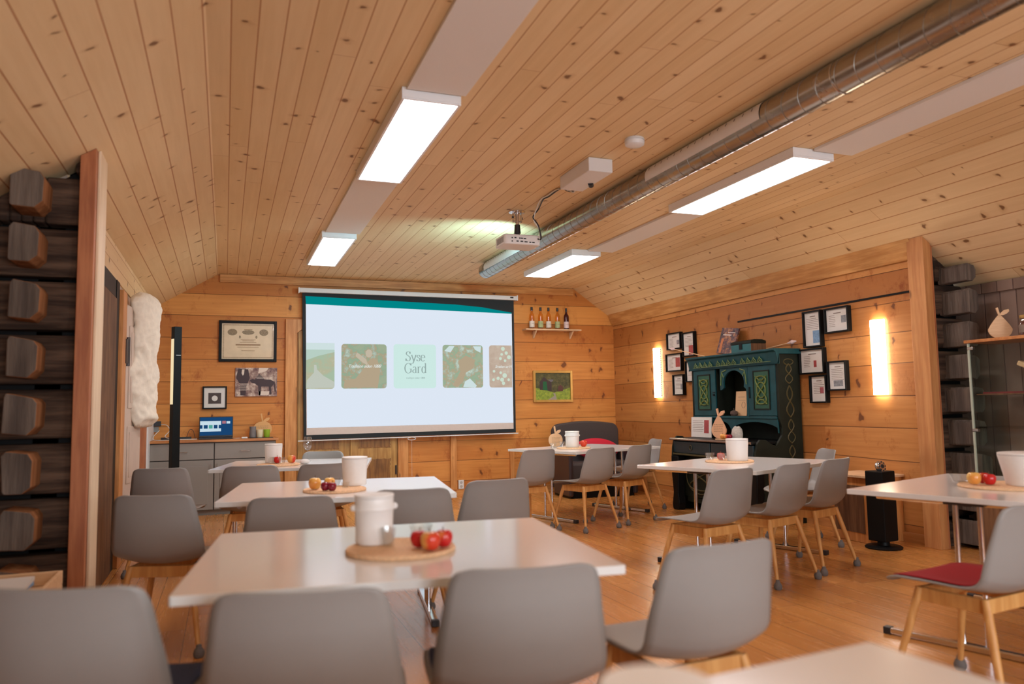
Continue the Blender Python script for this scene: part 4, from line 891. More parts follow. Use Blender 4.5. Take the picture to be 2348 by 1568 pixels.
# cornice
MB().prism([(-.30, 1.60), (-.285, 1.60), (-.315, 1.72), (-.34, 1.735), (-.34, 1.755), (0, 1.755), (0, 1.70), (-.27, 1.70), (-.27, 1.60)][::1], -W-.03, W+.03, lambda u, v, t: (t, u, v)).build('cornice', M['teal'], hu, bevel=.003)
co = bpy.data.objects['cornice']
m = MB()
for g in range(3):
    for k in range(4):
        x = -.62+g*.435+k*.095
        z = 1.632
        m.tube([(x-.035, -.309, z), (x-.03, -.311, z+.02), (x-.01, -.314, z+.035), (x, -.316, z+.055), (x+.01, -.314, z+.035), (x+.03, -.311, z+.02), (x+.035, -.309, z)], .0055, 5)
        m.tube([(x-.02, -.309, z), (x, -.312, z+.022), (x+.02, -.309, z)], .0045, 5)
m.tube([(-.68, -.309, 1.628), (.70, -.309, 1.628)], .003, 5)
m.build('cornice_carving', M['ornlight'], co, smooth=True)
# upper carcass
PX([(-W+.031, 1.045), (W-.031, 1.045), (W-.031, 1.07), (-W+.031, 1.07)], FT-.012, -.021, 'shelf', M['teal'], bevel=.003)
PX([(-W+.031, 1.60), (W-.031, 1.60), (W-.031, 1.62), (-W+.031, 1.62)], FT+.02, -.021, 'top_board', M['tealdark'])
def hdoor(x0, x1, carved=True):
    d = PX([(x0, 1.075), (x1, 1.075), (x1, 1.598), (x0, 1.598)], FT, FT+.02, 'cabinet_door', M['teal'], bevel=.003)
    xi0, xi1, zi0, zi1 = x0+.075*(x1-x0)/.4+.02, x1-.075*(x1-x0)/.4-.02, 1.15, 1.535
    m = MB()
    for a in ((xi0-.012, xi0, zi0, zi1), (xi1, xi1+.012, zi0, zi1), (xi0-.012, xi1+.012, zi0-.012, zi0), (xi0-.012, xi1+.012, zi1, zi1+.012)): m.box(a[0], a[1], FT-.008, FT, a[2], a[3])
    m.build('door_moulding', M['tealdark'], d)
    MB().box(xi0, xi1, FT-.003, FT, zi0, zi1).build('painted_field', M['tealg'], d)
    xc, zc2 = (xi0+xi1)/2, (zi0+zi1)/2; w2, h2 = (xi1-xi0)*.36, .145; m = MB()
    m.tube([(xc+w2*math.sin(2*t)*.95, FT-.010, zc2+h2*math.cos(t)) for t in [2*PI*i/40 for i in range(41)]], .008, 6)
    m.tube([(xc+w2*.8*math.cos(t), FT-.008, zc2+h2*.55*math.sin(t)) for t in [2*PI*i/24 for i in range(25)]], .008, 6)
    m.tube([(xc-w2, FT-.008, zc2+h2), (xc-w2*.3, FT-.008, zc2+h2*.7), (xc+w2*.3, FT-.008, zc2+h2*.7), (xc+w2, FT-.008, zc2+h2)], .008, 6)
    m.tube([(xc-w2, FT-.008, zc2-h2), (xc-w2*.3, FT-.008, zc2-h2*.7), (xc+w2*.3, FT-.008, zc2-h2*.7), (xc+w2, FT-.008, zc2-h2)], .008, 6)
    m.build('knot_carving', M['ornament'], d, smooth=True); return d
d1 = hdoor(-W+.035, -.30); d2 = hdoor(.285, W-.035)
MB().cyl((-.325, FT-.012, 1.31), (-.325, FT, 1.31), .012).box(-.345, -.305, FT-.006, FT, 1.335, 1.342).build('door_latch', M['black'], d1)
MB().box(.30, .318, FT-.006, FT, 1.26, 1.38).build('lock_plate', M['black'], d2)
# arch surround of the open niche
ax0, ax1 = -.205, .282; xc = (ax0+ax1)/2; rr2 = .175
pl = [(ax0, 1.598), (ax0, 1.36), (ax0+.03, 1.36), (xc-rr2+.0, 1.385)] + [(xc+rr2*math.cos(a)*1.05, 1.43+rr2*.80*math.sin(a)) for a in [PI*1.08-(PI*1.16)*i/18 for i in range(19)]] + [(xc+rr2, 1.385), (ax1-.03, 1.36), (ax1-.03, 1.07), (ax1, 1.07), (ax1, 1.598)]
PX(pl, FT, FT+.02, 'niche_arch', M['teal'])
m = MB()
for s in (-1, 1):
    m.tube([(xc+s*.225, FT-.004, 1.41), (xc+s*.215, FT-.004, 1.50), (xc+s*.20, FT-.004, 1.56), (xc+s*.12, FT-.004, 1.578)], .007, 5)
    m.tube([(xc+s*.20, FT-.004, 1.55), (xc+s*.17, FT-.004, 1.50)], .006, 5)
m.build('arch_carving', M['ornlight'], bpy.data.objects['niche_arch'], smooth=True)
PX([(-.297, 1.07), (-.285, 1.07), (-.285, 1.6), (-.297, 1.6)], FT+.02, -.021, 'divider', M['tealdark'])
PX([(.27, 1.07), (.282, 1.07), (.282, 1.6), (.27, 1.6)], FT+.02, -.021, 'divider', M['tealdark'])
# scalloped apron under the shelf
ap = [(-W+.031, 1.044), (W-.031, 1.044), (W-.031, .90)]
def scal(xa, xb, n=12): return [(xa+(xb-xa)*i/n, .955+.055*math.sin(PI*i/n)**.7) for i in range(n+1)]
for seg in (scal(W-.04, .02), [(.0, .925), (-.02, .90), (-.04, .925)], scal(-.06, -.33), scal(-.345, -W+.04)): ap += seg
PX(ap+[(-W+.031, .955)], FT, FT+.018, 'scalloped_apron', M['teal'], bevel=.002)
# desk
PX([(-W-.02, .795), (W-.031, .795), (W-.031, .822), (-W-.02, .822)], FD-.02, -.021, 'desk_board', M['black'], bevel=.006)
de = MB().tube([(-W, FD-.022, .808), (W-.04, FD-.022, .808)], .012).build('desk_edge', M['deskedge'], hu, smooth=True)
for k, (x0, x1) in enumerate(((-W+.04, -.01), (.01, W-.04))):
    d = PX([(x0, .655), (x1, .655), (x1, .785), (x0, .785)], FD+.0, FD+.40, 'drawer', mat('blackened_blue_drawer', (.006, .022, .03), .35, noise=.3), bevel=.004)
    xc = (x0+x1)/2
    MB().tube([(xc+.025*math.cos(a), FD-.006, .72+.025*math.sin(a)) for a in [2*PI*i/20 for i in range(21)]], .004, 5).cyl((xc, FD-.012, .745), (xc, FD, .745), .007).build('ring_pull', M['orndark'], d, smooth=True)
PX([(-W+.035, .63), (W-.035, .63), (W-.035, .65), (-W+.035, .65)], FD-.012, -.021, 'rail', M['orndark'], bevel=.003)
PX([(-W+.05, .16), (W-.05, .16), (W-.05, .63), (-W+.05, .63)], FD+.10, FD+.12, 'front_panel', M['tealdark'])
m = MB()
for xc in (-.36, .36):
    m.tube([(xc+.2*math.sin(2*t), FD+.095, .39+.15*math.cos(t)) for t in [2*PI*i/32 for i in range(33)]], .008, 5)
    m.tube([(xc+.26*math.cos(t), FD+.095, .39+.19*math.sin(t)) for t in [2*PI*i/28 for i in range(29)]], .006, 5)
m.build('front_carving', M['orndark'], hu, smooth=True)
for sx_ in (-1, 1):
    x = sx_*(W-.06)
    PX([(x-.06, 0), (x+.05, 0), (x+.065, .08), (x+.05, .2), (x+.07, .42), (x+.07, .62), (x-.07, .62), (x-.07, .42), (x-.045, .2), (x-.075, .06)], FD-.01, FD+.09, 'front_leg', M['black'], bevel=.012)
PX([(-W+.14, .10), (W-.14, .10), (W-.14, .16), (0, .13), (-W+.14, .16)], FD+.1, FD+.12, 'lower_rail', M['tealdark'])
# --- things on the hutch
o = empty('leaning_book', (5.37, 7.38, 1.7555), -PI/2+.05, 'colourful art book leaning on the wall on top of the hutch', 'book', rx=0)
T_ = Matrix.Rotation(math.radians(-14), 4, 'X') @ Matrix.Rotation(math.radians(7), 4, 'Y')
MB().box(-.15, .15, -.012, .012, .022, .33, T_).build('book_cover', M['cover'], o, bevel=.002)
MB().box(-.10, .05, -.0135, -.0122, .24, .25, T_).box(-.02, .11, -.0135, -.0122, .27, .278, T_).build('cover_title', M['paper'], o)
MB().box(-.11, -.07, -.0138, -.0123, .03, .20, T_).build('cover_figure', mat('orange_cover_shape', (.55, .16, .03), .5), o)
o = empty('teal_chest', (5.30, 6.86, 1.7555), -PI/2, 'small teal painted wooden chest on top of the hutch', 'chest')
cb2 = B(-.17, .17, -.095, .095, 0, .085, 'chest_body', mat('bright_teal_chest_paint', (.012, .12, .13), .5, noise=.4, nscale=14), o, .003); B(.1702, .174, -.095, .095, 0, .085, 'chest_end', M['brown'], o)
MB().prism([(-.10, .087), (.10, .087), (.10, .115), (.05, .13), (-.05, .13), (-.10, .115)], -.175, .175, lambda u, v, t: (t, u, v)).build('chest_lid', M['tealdark'], o, bevel=.003)
MB().box(-.025, .025, -.101, -.095, .03, .10).build('lock', M['black'], o)
o = empty('booklet', (5.29, 7.02, 1.0705), -PI/2, 'cream booklet with an apple drawing standing in the hutch niche', 'booklet')
T_ = Matrix.Rotation(math.radians(-6), 4, 'X')
MB().box(-.10, .10, -.003, .003, .002, .27, T_).build('booklet_cover', M['brochure'], o)
MB().tube([T_ @ Vector((.04+.03*math.cos(a), -.004, .12+.033*math.sin(a))) for a in [2*PI*i/18 for i in range(19)]], .0018, 4).build('apple_drawing', M['ink'], o)
MB().box(-.06, .06, -.0042, -.0032, .205, .209, T_).box(-.07, .07, -.0042, -.0032, .17, .173, T_).build('booklet_title', M['ink'], o)
o = MB().lathe([(.001, 0), (.03, .004), (.042, .025), (.038, .05), (.015, .062), (.004, .058), (.004, .085), (.001, .086)], 24).build('dried_pod', mat('grey_brown_pod', (.10, .065, .05), .8, noise=.4), smooth=True); o.location = (5.245, 7.08, 1.0705); tag(o, 'small dark round pod in front of the booklet', 'pod')
o = empty('document_sheet', (5.165, 7.60, .823), -PI/2, 'white printed document with red picture standing on the hutch desk', 'document')
T_ = Matrix.Rotation(math.radians(-3), 4, 'X')
sh_ = MB().box(-.20, .20, -.004, .004, .003, .235, T_).build('sheet_board', M['paper'], o)
m = MB()
for i in range(7): m.box(-.17, .04+(.01 if i % 2 else -.01), -.0052, -.0042, .19-i*.02, .194-i*.02, T_)
m.build('printed_lines', M['ink'], sh_); MB().box(.06, .15, -.0052, -.0042, .05, .20, T_).build('printed_picture', M['inkred'], sh_)
cutout('pear', 'pear_shaped_board', 'plywood pear sign with engraved lines standing on the hutch desk', 'wooden sign', (5.02, 7.06, .832), -PI/2+.15, .325, mat('pear_plywood', (.74, .42, .24), .5, noise=.05), tilt=0, txt=5)
o = MB().lathe([(.001, 0), (.085, 0), (.085, .008), (.001, .009)], 30, sx=.75, sy=1.7).build('serving_board', M['birch'], smooth=True); o.location = (5.0, 6.93, .8235); tag(o, 'thin oval board under the pear sign on the hutch desk', 'board')
def apple(loc, mt, lab, r=.036, rz=0, group=None, tiltx=0, name='apple'):
    e = empty(name, loc, rz, lab, 'apple' if name == 'apple' else 'plum', group, rx=tiltx)
    pr_ = [(.001, .14*r), (.45*r, .02*r), (.78*r, .25*r), (1.0*r, .95*r), (.93*r, 1.45*r), (.62*r, 1.80*r), (.25*r, 1.72*r), (.02*r, 1.5*r)]
    b = MB().lathe(pr_, 28).build('apple_body', M[mt], e, smooth=True)
    b.data.set_sharp_from_angle(angle=PI); b.modifiers.new('s', 'SUBSURF').render_levels = 1
    MB().tube([(0, 0, 1.5*r), (.1*r, 0, 1.8*r), (.18*r, 0, 2.15*r)], .0018, 5).build('apple_stalk', M['brown'], e); return e
apple((4.955, 6.90, .833), 'apple_y', 'yellow apple left in the row on the hutch board', .03, 1, 'apples on the hutch desk')
apple((4.96, 6.845, .833), 'apple_b', 'middle orange apple on the hutch board', .028, 2, 'apples on the hutch desk')
apple((4.965, 6.79, .833), 'apple_d', 'dark red apple rightmost on the hutch board', .029, 0, 'apples on the hutch desk')
ow = empty('owl_figurine', (5.06, 6.79, .8235), -PI/2, 'pale speckled owl-like figurine behind the apples on the hutch', 'figurine')
MB().lathe([(.001, 0), (.05, .0), (.058, .03), (.06, .07), (.052, .11), (.04, .13), (.001, .135)], 24).build('figurine_body', mat('speckled_white_stone', (.52, .48, .42), .7, noise=.35, nscale=60), ow, smooth=True)
MB().ball((-.025, 0, .125), .022, 12, 8).ball((.025, 0, .125), .022, 12, 8).build('figurine_tufts', mat('speckled_white_stone', (.52, .48, .42), .7, noise=.35, nscale=60), ow, smooth=True)
o = B(-.02, .06, -.004, .004, 0, .19, 'small_white_card', M['paper']); o.location = (5.42, 6.52, .8235); o.rotation_euler = (0, 0, -PI/2); tag(o, 'white card glimpsed through the side cutout of the hutch', 'card')
# --- floor speaker tower and wooden wall box
tw = empty('tower_speaker', (5.10, 4.965, 0), math.radians(8), 'slim black tower on a round foot with a chrome disc on top', 'tower')
MB().lathe([(.001, 0), (.14, 0), (.145, .012), (.13, .022), (.05, .026), (.045, .06), (.001, .06)], 36).build('round_foot', M['black'], tw, smooth=True)
B(-.085, .085, -.08, .08, .061, .63, 'tower_body', M['black'], tw, .008)
T_ = Matrix.Translation((-.01, -.02, .665)) @ Matrix.Rotation(math.radians(75), 4, 'X')
d = MB().lathe([(.001, -.02), (.045, -.02), (.05, 0), (.045, .015), (.02, .018), (.001, .012)], 28); d.v = [tuple(T_ @ Vector(v)) for v in d.v]; d = d.build('chrome_disc', M['chrome'], tw, smooth=True)
m = MB()
for k in range(8): a = 2*PI*k/8; m.cyl(T_ @ Vector((.035*math.cos(a), .035*math.sin(a), .012)), T_ @ Vector((.035*math.cos(a), .035*math.sin(a), .02)), .006, n=8)
m.cyl(T_ @ Vector((0, 0, .012)), T_ @ Vector((0, 0, .022)), .016, n=12); m.build('disc_studs', M['plastic'], d, smooth=True)
MB().box(-.03, .02, -.083, -.080, .44, .446).build('badge', M['chrome'], tw)
wb = empty('wall_box', (5.35, 5.33, 0), 0, 'low orange wooden box with a ledge beside the black tower', 'wooden box')
B(-.22, .165, -.20, .24, 0, .55, 'box_body', M['trim'], wb, .004); B(-.25, .165, -.23, .27, .551, .572, 'box_ledge', M['shelfw'], wb, .003)
B(-.225, -.2205, -.15, .19, .08, .48, 'box_door', M['brown'], wb)

# --- display cabinet in the right recess
dc = empty('display_cabinet', (5.79, 4.02, 0), 0, 'glass display cabinet with a wooden top in the dark right recess', 'display cabinet')
y0, y1, x0, x1, zt = -1.2, .455, -.20, .195, 1.655
B(x0-.02, x1, y0, y1+.02, zt, zt+.025, 'cabinet_top', M['counter'], dc, .003)
B(x0, x1, y0, y1, 0, .42, 'cabinet_base', M['brown'], dc, .004)
B(x0+.02, x1-.02, y0+.02, y1-.02, .98, .99, 'glass_shelf', M['cabglass'], dc)
for a in ((x0, x0+.006, y0, y1), (x0, x1, y1-.006, y1), (x0, x1, y0, y0+.006)): B(a[0], a[1], a[2], a[3], .421, zt-.001, 'glass_panel', M['cabglass'], dc)
for x, y in ((x0-.004, y1-.012), (x0-.004, (y0+y1)/2)): B(x, x+.012, y, y+.016, .421, zt-.001, 'corner_edge', mat('pale_green_glass_edge', (.45, .50, .40), .2), dc)
for z in (1.60, .95, .60): MB().box(x0-.008, x0+.022, y1-.045, y1+.004, z, z+.025).build('glass_clip', M['chrome'], dc, bevel=.003)
rc = B(-.16, .16, -1.1, .38, 1.25, 1.262, 'cloth_shelf', M['redcloth'], dc)
B(-.17, .17, -1.15, .43, 1.239, 1.2495, 'upper_shelf', M['brown'], dc)
o = MB().box(-.03, .03, -.22, .22, 0, .04).build('carved_wood_piece', M['birch'], bevel=.01); o.location = (5.77, 3.98, 1.30); o.rotation_euler = (.45, 0, .2); o.location.z = 1.37; tag(o, 'light carved wooden piece lying on the red cloth in the cabinet', 'carving')
o = MB().lathe([(.001, 0), (.09, 0), (.12, .05), (.125, .10), (.11, .11), (.09, .06), (.001, .02)], 28).build('dark_bowl', M['tealdark'], smooth=True); o.location = (5.79, 3.85, .991); tag(o, 'dark bowl on the glass shelf of the display cabinet', 'bowl')
cutout('pear', 'pear_shaped_board', 'plywood pear shape seen from behind on the display cabinet', 'wooden sign', (5.74, 4.30, 1.681), -PI/2+.9, .25, M['birch'], txt=0)
jr = empty('jam_jar', (5.76, 4.10, 1.681), 0, 'jar of dark red jam with brass lid on the display cabinet', 'jar')
MB().lathe([(.001, .004), (.046, .004), (.048, .02), (.048, .115), (.001, .12)], 24).build('jam', M['jam'], jr, smooth=True)
MB().lathe([(.001, .0), (.05, .0), (.053, .015), (.053, .12), (.045, .14), (.042, .15)], 24).build('jar_glass', M['glass'], jr, smooth=True)
MB().lathe([(.045, .142), (.047, .145), (.047, .165), (.001, .166)], 24).build('jar_lid', M['brass'], jr, smooth=True)
MB().lathe([(.0545, .03), (.0545, .09)], 24).build('jar_label', M['ink'], jr, smooth=True)

# ================================================================== TABLES
LW = .026
def make_table(w_, d):
    r = empty('dining_table', (0, 0, 0))
    m = MB(); m.prism(rrect(w_, d, .008, 2), .74-LW, .74, lambda u, v, t: (u, v, t)); m.mi = [0, 0]+[1]*(len(m.f)-2); m.build('tabletop', [M['lam'], M['lamedge']], r, bevel=.002)
    for s in (-1, 1):
        x = s*(w_/2-.11)
        lg = MB().box(x-.02, x+.02, -d*.38, d*.38, 0.004, .034).build('foot_bar', M['chrome'], r, bevel=.006)
        MB().box(x-.0215, x+.0215, -d*.38-.02, -d*.38+.02, 0, .036).box(x-.0215, x+.0215, d*.38-.02, d*.38+.02, 0, .036).build('foot_cap', M['plastic'], lg, bevel=.004)
        for q in (-.055, .055): MB().cyl((x, q, .03), (x, q, .705), .013, n=16).build('leg_column', M['chrome'], r, smooth=True)
        MB().tube([(x, -d*.40, .70), (x, d*.40, .70)], .011).build('top_rail', M['chrome'], r, smooth=True)
        MB().box(x-.05, x+.05, -.09, .09, .695, .7135).build('hinge_plate', M['steel'], r)
    MB().box(-(w_/2-.11), w_/2-.11, -.018, .018, .685, .7135).build('under_beam', M['steel'], r)
    return r
TABLES = [('t1', .545, 2.60, -6.7, 1.235, 1.03, 'nearest white table in the left row, three red apples on its mat'),
          ('t2', .655, 4.74, -8.3, 1.26, 1.10, 'second white table in the left row with yellow and dark red fruit'),
          ('t3', .61, 7.15, -12, 1.27, 1.12, 'farthest white table in the left row, with a wine glass'),
          ('t4', 3.81, 7.90, 20, 1.36, 1.08, 'white table in front of the dark corner bench'),
          ('t5', 3.82, 5.10, 22, 1.31, 1.03, 'white table in front of the green hutch'),
          ('t6', 3.88, 2.93, 18, 1.27, 1.10, 'white table at the right edge with the big white pail'),
          ('t7', .60, .62, 5.5, 1.24, 1.02, 'closest white table, only one corner showing at the bottom edge')]
TB = {}
for k, x, y, a, w_, d, lab in TABLES:
    t = make_table(w_, d); t.location = (x, y, 0); t.rotation_euler.z = math.radians(a); tag(t, lab, 'table', 'white dining tables'); TB[k] = t

# ================================================================== CHAIRS
def cat(P, n):
    out = []; m = len(P)
    for k in range(n+1):
        t = k*(m-1)/n; i = min(int(t), m-2); u = t-i
        a, b, c_, d = P[max(i-1, 0)], P[i], P[i+1], P[min(i+2, m-1)]
        out.append([.5*(2*b[q]+(-a[q]+c_[q])*u+(2*a[q]-5*b[q]+4*c_[q]-d[q])*u*u+(-a[q]+3*b[q]-3*c_[q]+d[q])*u**3) for q in range(len(a))])
    return out
# y, z, half width, forward wrap of the edges, upward dish of the edges
SH = [(.262, .432, .150, 0, .000), (.255, .443, .195, 0, .002), (.20, .458, .222, 0, .008), (.10, .455, .232, 0, .018), (.0, .447, .234, 0, .028), (-.10, .442, .233, .004, .034), (-.165, .450, .232, .018, .040),
      (-.210, .482, .232, .040, .036), (-.236, .535, .230, .056, .022), (-.250, .60, .224, .058, .008), (-.258, .67, .213, .050, .0), (-.268, .735, .203, .042, 0), (-.273, .766, .194, .037, 0), (-.277, .783, .184, .032, 0), (-.279, .792, .166, .024, 0), (-.280, .796, .140, .014, 0)]
SH.insert(8, (-.225, .505, .232, .05, .03))
def shell_pt(row, u): y, z, hw, wf, dz = row; a = abs(u); return (u*hw, y+wf*a**2.2, z+dz*a**2)
def make_chair(pad=None):
    r = empty('dining_chair', (0, 0, 0))
    rows = cat(SH, 46); nu = 16; vs = [shell_pt(q, -1+2*i/nu) for q in rows for i in range(nu+1)]; n = nu+1
    fs = [(j*n+i, j*n+i+1, (j+1)*n+i+1, (j+1)*n+i) for j in range(len(rows)-1) for i in range(nu)]
    m = MB(); m.add(vs, fs); o = m.build('seat_shell', M['shell'], r, smooth=True); o.data.set_sharp_from_angle(angle=PI)
    s = o.modifiers.new('s', 'SOLIDIFY'); s.thickness = .009; s.offset = 0
    tops = {(sx_, sy_): (sx_*.150, .135 if sy_ > 0 else -.135) for sx_ in (-1, 1) for sy_ in (-1, 1)}
    for (sx_, sy_), (tx, ty) in tops.items():
        a = Vector((tx, ty, .425)); b = Vector((sx_*.235, .225 if sy_ > 0 else -.235, .022))
        lg = MB().cyl(a, a.lerp(b, .35), .0165, .0165, 14, True).cyl(a.lerp(b, .35), b, .0165, .011, 14).build('leg', M['oak'], r, smooth=True)
        f = MB().lathe([(.001, -.022), (.019, -.022), (.025, -.014), (.027, 0), (.022, .016), (.014, .026), (.012, .04), (.001, .041)], 14, c=(b.x, b.y, b.z)).build('felt_sock', M['sock'], lg, smooth=True)
    def apron(a, b):
        a = Vector(a); b = Vector(b); d = (b-a).normalized(); nrm = Vector((-d.y, d.x, 0))*.009; m = MB()
        up_, lo = Vector((0, 0, .428)), Vector((0, 0, .372)); vs = []
        for p in (a, b):
            for z in (lo, up_):
                for s in (-1, 1): vs.append(p+z+nrm*s)
        m.add(vs, [(0, 1, 3, 2), (4, 6, 7, 5), (0, 4, 5, 1), (2, 3, 7, 6), (0, 2, 6, 4), (1, 5, 7, 3)]); return m
    for a, b in (((-.15, .135, 0), (.15, .135, 0)), ((-.15, -.135, 0), (.15, -.135, 0)), ((-.15, -.135, 0), (-.15, .135, 0)), ((.15, -.135, 0), (.15, .135, 0))):
        apron(a, b).build('apron_rail', M['oak'], r, bevel=.002)
    if pad:
        rows = [q for q in cat(SH, 46) if -.165 < q[0] < .235 and q[1] < .5]; vs = [shell_pt((q[0], q[1]+.008, q[2]*.93, q[3], q[4]), -1+2*i/10) for q in rows for i in range(11)]
        m = MB(); m.add(vs, [(j*11+i, j*11+i+1, (j+1)*11+i+1, (j+1)*11+i) for j in range(len(rows)-1) for i in range(10)])
        p = m.build('seat_pad', M[pad], r, smooth=True); p.data.set_sharp_from_angle(angle=PI); s = p.modifiers.new('s', 'SOLIDIFY'); s.thickness = .005; s.offset = 0
    return r
proto = {None: make_chair(), 'padblue': make_chair('padblue'), 'padred': make_chair('padred')}; used = set()
# back-top centre x, y, yaw deg, pad, group, label
NL = 'grey shell chairs around the left row of tables'; NR = 'grey shell chairs around the right tables'
CH = [(-.36, 2.10, -18, 'padblue', NL, 'grey shell chair cut by the bottom left corner, blue pad on its seat'),
      (.163, 1.827, -13, 'padblue', NL, 'grey shell chair at the bottom, left of the two pushed to the nearest table'),
      (.725, 1.855, -9, 'padblue', NL, 'big grey shell chair at the bottom centre in front of the red apples'),
      (1.375, 1.92, 4, None, NL, 'grey shell chair turned at an angle off the right corner of the nearest table'),
      (.30, 3.83, -6, None, NL, 'grey shell chair at the near left side of the second left table'),
      (.90, 3.89, -9, None, NL, 'grey shell chair just right of the nearest white bucket, at the second left table'),
      (1.464, 4.15, 6, None, NL, 'grey shell chair off the right corner of the second left table, by the wall socket'),
      (-.337, 4.25, -19, None, NL, 'grey shell chair standing in the dark, clear left of the second left table'),
      (-.45, 6.30, -12, None, NL, 'grey shell chair in front of the sideboard column, left of the farthest left table'),
      (.19, 6.18, -4, None, NL, 'grey shell chair at the left of the near side of the farthest left table'),
      (.735, 6.10, 0, None, NL, 'grey shell chair at the right of the near side of the farthest left table'),
      (.93, 7.95, 172, None, NL, 'grey shell chair behind the farthest left table, below the screen'),
      (2.85, 6.88, 15, None, NR, 'leftmost grey shell chair at the table before the corner bench'),
      (3.46, 6.76, 20, None, NR, 'middle grey shell chair at the table before the corner bench'),
      (4.05, 7.02, 24, None, NR, 'rightmost near grey shell chair at the table before the corner bench'),
      (4.88, 8.10, 80, None, NR, 'grey shell chair side-on beside the hutch desk at the corner table'),
      (3.0, 4.06, 13, None, NR, 'leftmost grey shell chair at the table in front of the hutch'),
      (3.60, 4.20, 17, None, NR, 'middle grey shell chair at the table in front of the hutch'),
      (4.16, 4.41, 19, None, NR, 'rightmost near grey shell chair at the table in front of the hutch'),
      (4.93, 5.34, 68, None, NR, 'grey shell chair at the far right end of the table in front of the hutch'),
      (2.94, 2.11, 8, 'padred', NR, 'grey shell chair with a red seat pad at the right edge of the picture')]
for x, y, a, pad, g, lab in CH:
    c = proto[pad] if pad not in used else copy_tree(proto[pad]); used.add(pad)
    t = math.radians(a); c.location = (x-math.sin(t)*.265, y+math.cos(t)*.265, 0); c.rotation_euler = (0, 0, t); tag(c, lab, 'chair', g)

# ================================================================== THINGS ON THE TABLES
ZT = .7405
def trivet(x, y, lab, r=.18):
    m = MB(); pr_ = [(.001, 0), (r*.98, 0), (r, .006), (r*.98, .012)]
    for k in range(9): rr = r*(.93-.1*k); pr_ += [(rr+.008, .0145), (rr, .012)]
    m.lathe(pr_+[(.001, .013)], 44); o = m.build('woven_mat', M['trivet'], smooth=True); o.location = (x, y, ZT); tag(o, lab, 'trivet', 'round woven mats on the tables')
ZM = ZT+.015
trivet(.545, 2.525, 'round woven mat on the nearest left-row table, largest in the picture'); trivet(.60, 4.56, 'round woven mat on the second left-row table')
trivet(.435, 6.95, 'round woven mat on the farthest left-row table'); trivet(3.63, 7.80, 'round woven mat on the table before the corner bench', .19)
trivet(3.79, 5.20, 'round woven mat on the table before the hutch', .19); trivet(3.86, 2.93, 'round woven mat under the big pail on the right-edge table', .22)
def bucket(x, y, r, h, lab, ears=False, taper=0, rz=0, z=ZM):
    e = empty('white_bucket', (x, y, z), rz, lab, 'bucket', 'white buckets on the tables')
    rb = r*(1-taper)*.90; pr_ = [(.001, 0), (rb, 0), (rb+.003, .006), (rb+(r-rb)*.3, h*.35), (r*.95, h*.66), (r*1.03, h*.70), (r*1.03, h*.76), (r*.97, h*.80), (r*.97, h*.93)]
    if not ears: pr_ = [(.001, 0), (rb, 0), (rb+.003, .006)] + [(rb+(r-rb)*t/8, h*t/8*.93 + .0) for t in range(1, 9)]
    MB().lathe(pr_+[(r*.93, h*.935), (.001, h*.935)], 40).build('bucket_body', M['porcelain'], e, smooth=True)
    MB().lathe([(.001, h*.94), (r*.99, h*.94), (r*1.0, h*.985), (r*.96, h), (.001, h)], 40).build('bucket_lid', M['porcelain'], e, smooth=True)
    if ears:
        for s in (-1, 1): MB().ball((s*r*1.04, 0, h*.73), .011, 10, 8).build('handle_lug', M['porcelain'], e, smooth=True)
    return e
bucket(.478, 2.635, .067, .162, 'white lidded bucket with side lugs on the nearest left-row table', True)
bucket(.735, 4.70, .076, .168, 'white bucket on the second left-row table', rz=0)
bucket(.405, 7.13, .076, .165, 'white bucket on the farthest left-row table')
bucket(3.63, 7.83, .080, .175, 'white bucket with lugs on the table before the corner bench', True)
bucket(3.815, 5.13, .087, .172, 'white bucket on the table before the hutch')
bucket(3.93, 2.84, .142, .168, 'big tapering white pail at the right picture edge', taper=.16)
bucket(.435, .74, .062, .165, 'blurred white bucket top at the very bottom edge of the picture', z=ZT)
def tumbler(x, y, lab, r=.032, h=.055, z=ZM):
    m = MB().lathe([(.001, .006), (r*.62, .006), (r*.66, .008), (r*.95, h), (r, h), (r*.72, .001), (.001, .0)], 24)
    o = m.build('drinking_glass', M['glass'], smooth=True); o.location = (x, y, z); tag(o, lab, 'glass', 'small clear glasses on the tables')
tumbler(.508, 2.545, 'small clear glass in front of the nearest bucket', .026, .06)
tumbler(.66, 2.72, 'clear glass bowl behind the red apples', .042, .05, ZT)
tumbler(.61, 4.70, 'clear glass bowl behind the fruit on the second left table', .05, .045)
tumbler(.655, 4.53, 'small clear glass beside the bucket on the second left table', .024, .035)
tumbler(.385, 7.02, 'clear glass left of the apples on the farthest left table', .028, .055)
tumbler(.465, 6.94, 'clear glass in front of the apples on the farthest left table', .032, .055)
tumbler(3.50, 7.80, 'clear glass left of the bucket before the corner bench', .038, .065)
tumbler(3.44, 7.93, 'clear glass partly behind the other one before the corner bench', .036, .06, ZT)
tumbler(3.645, 5.255, 'clear glass at the left of the mat before the hutch', .038, .06)
tumbler(3.69, 5.155, 'clear glass touching the bucket before the hutch', .038, .06)
tumbler(3.76, 3.10, 'low clear glass dish behind the fruit at the right edge', .06, .045)
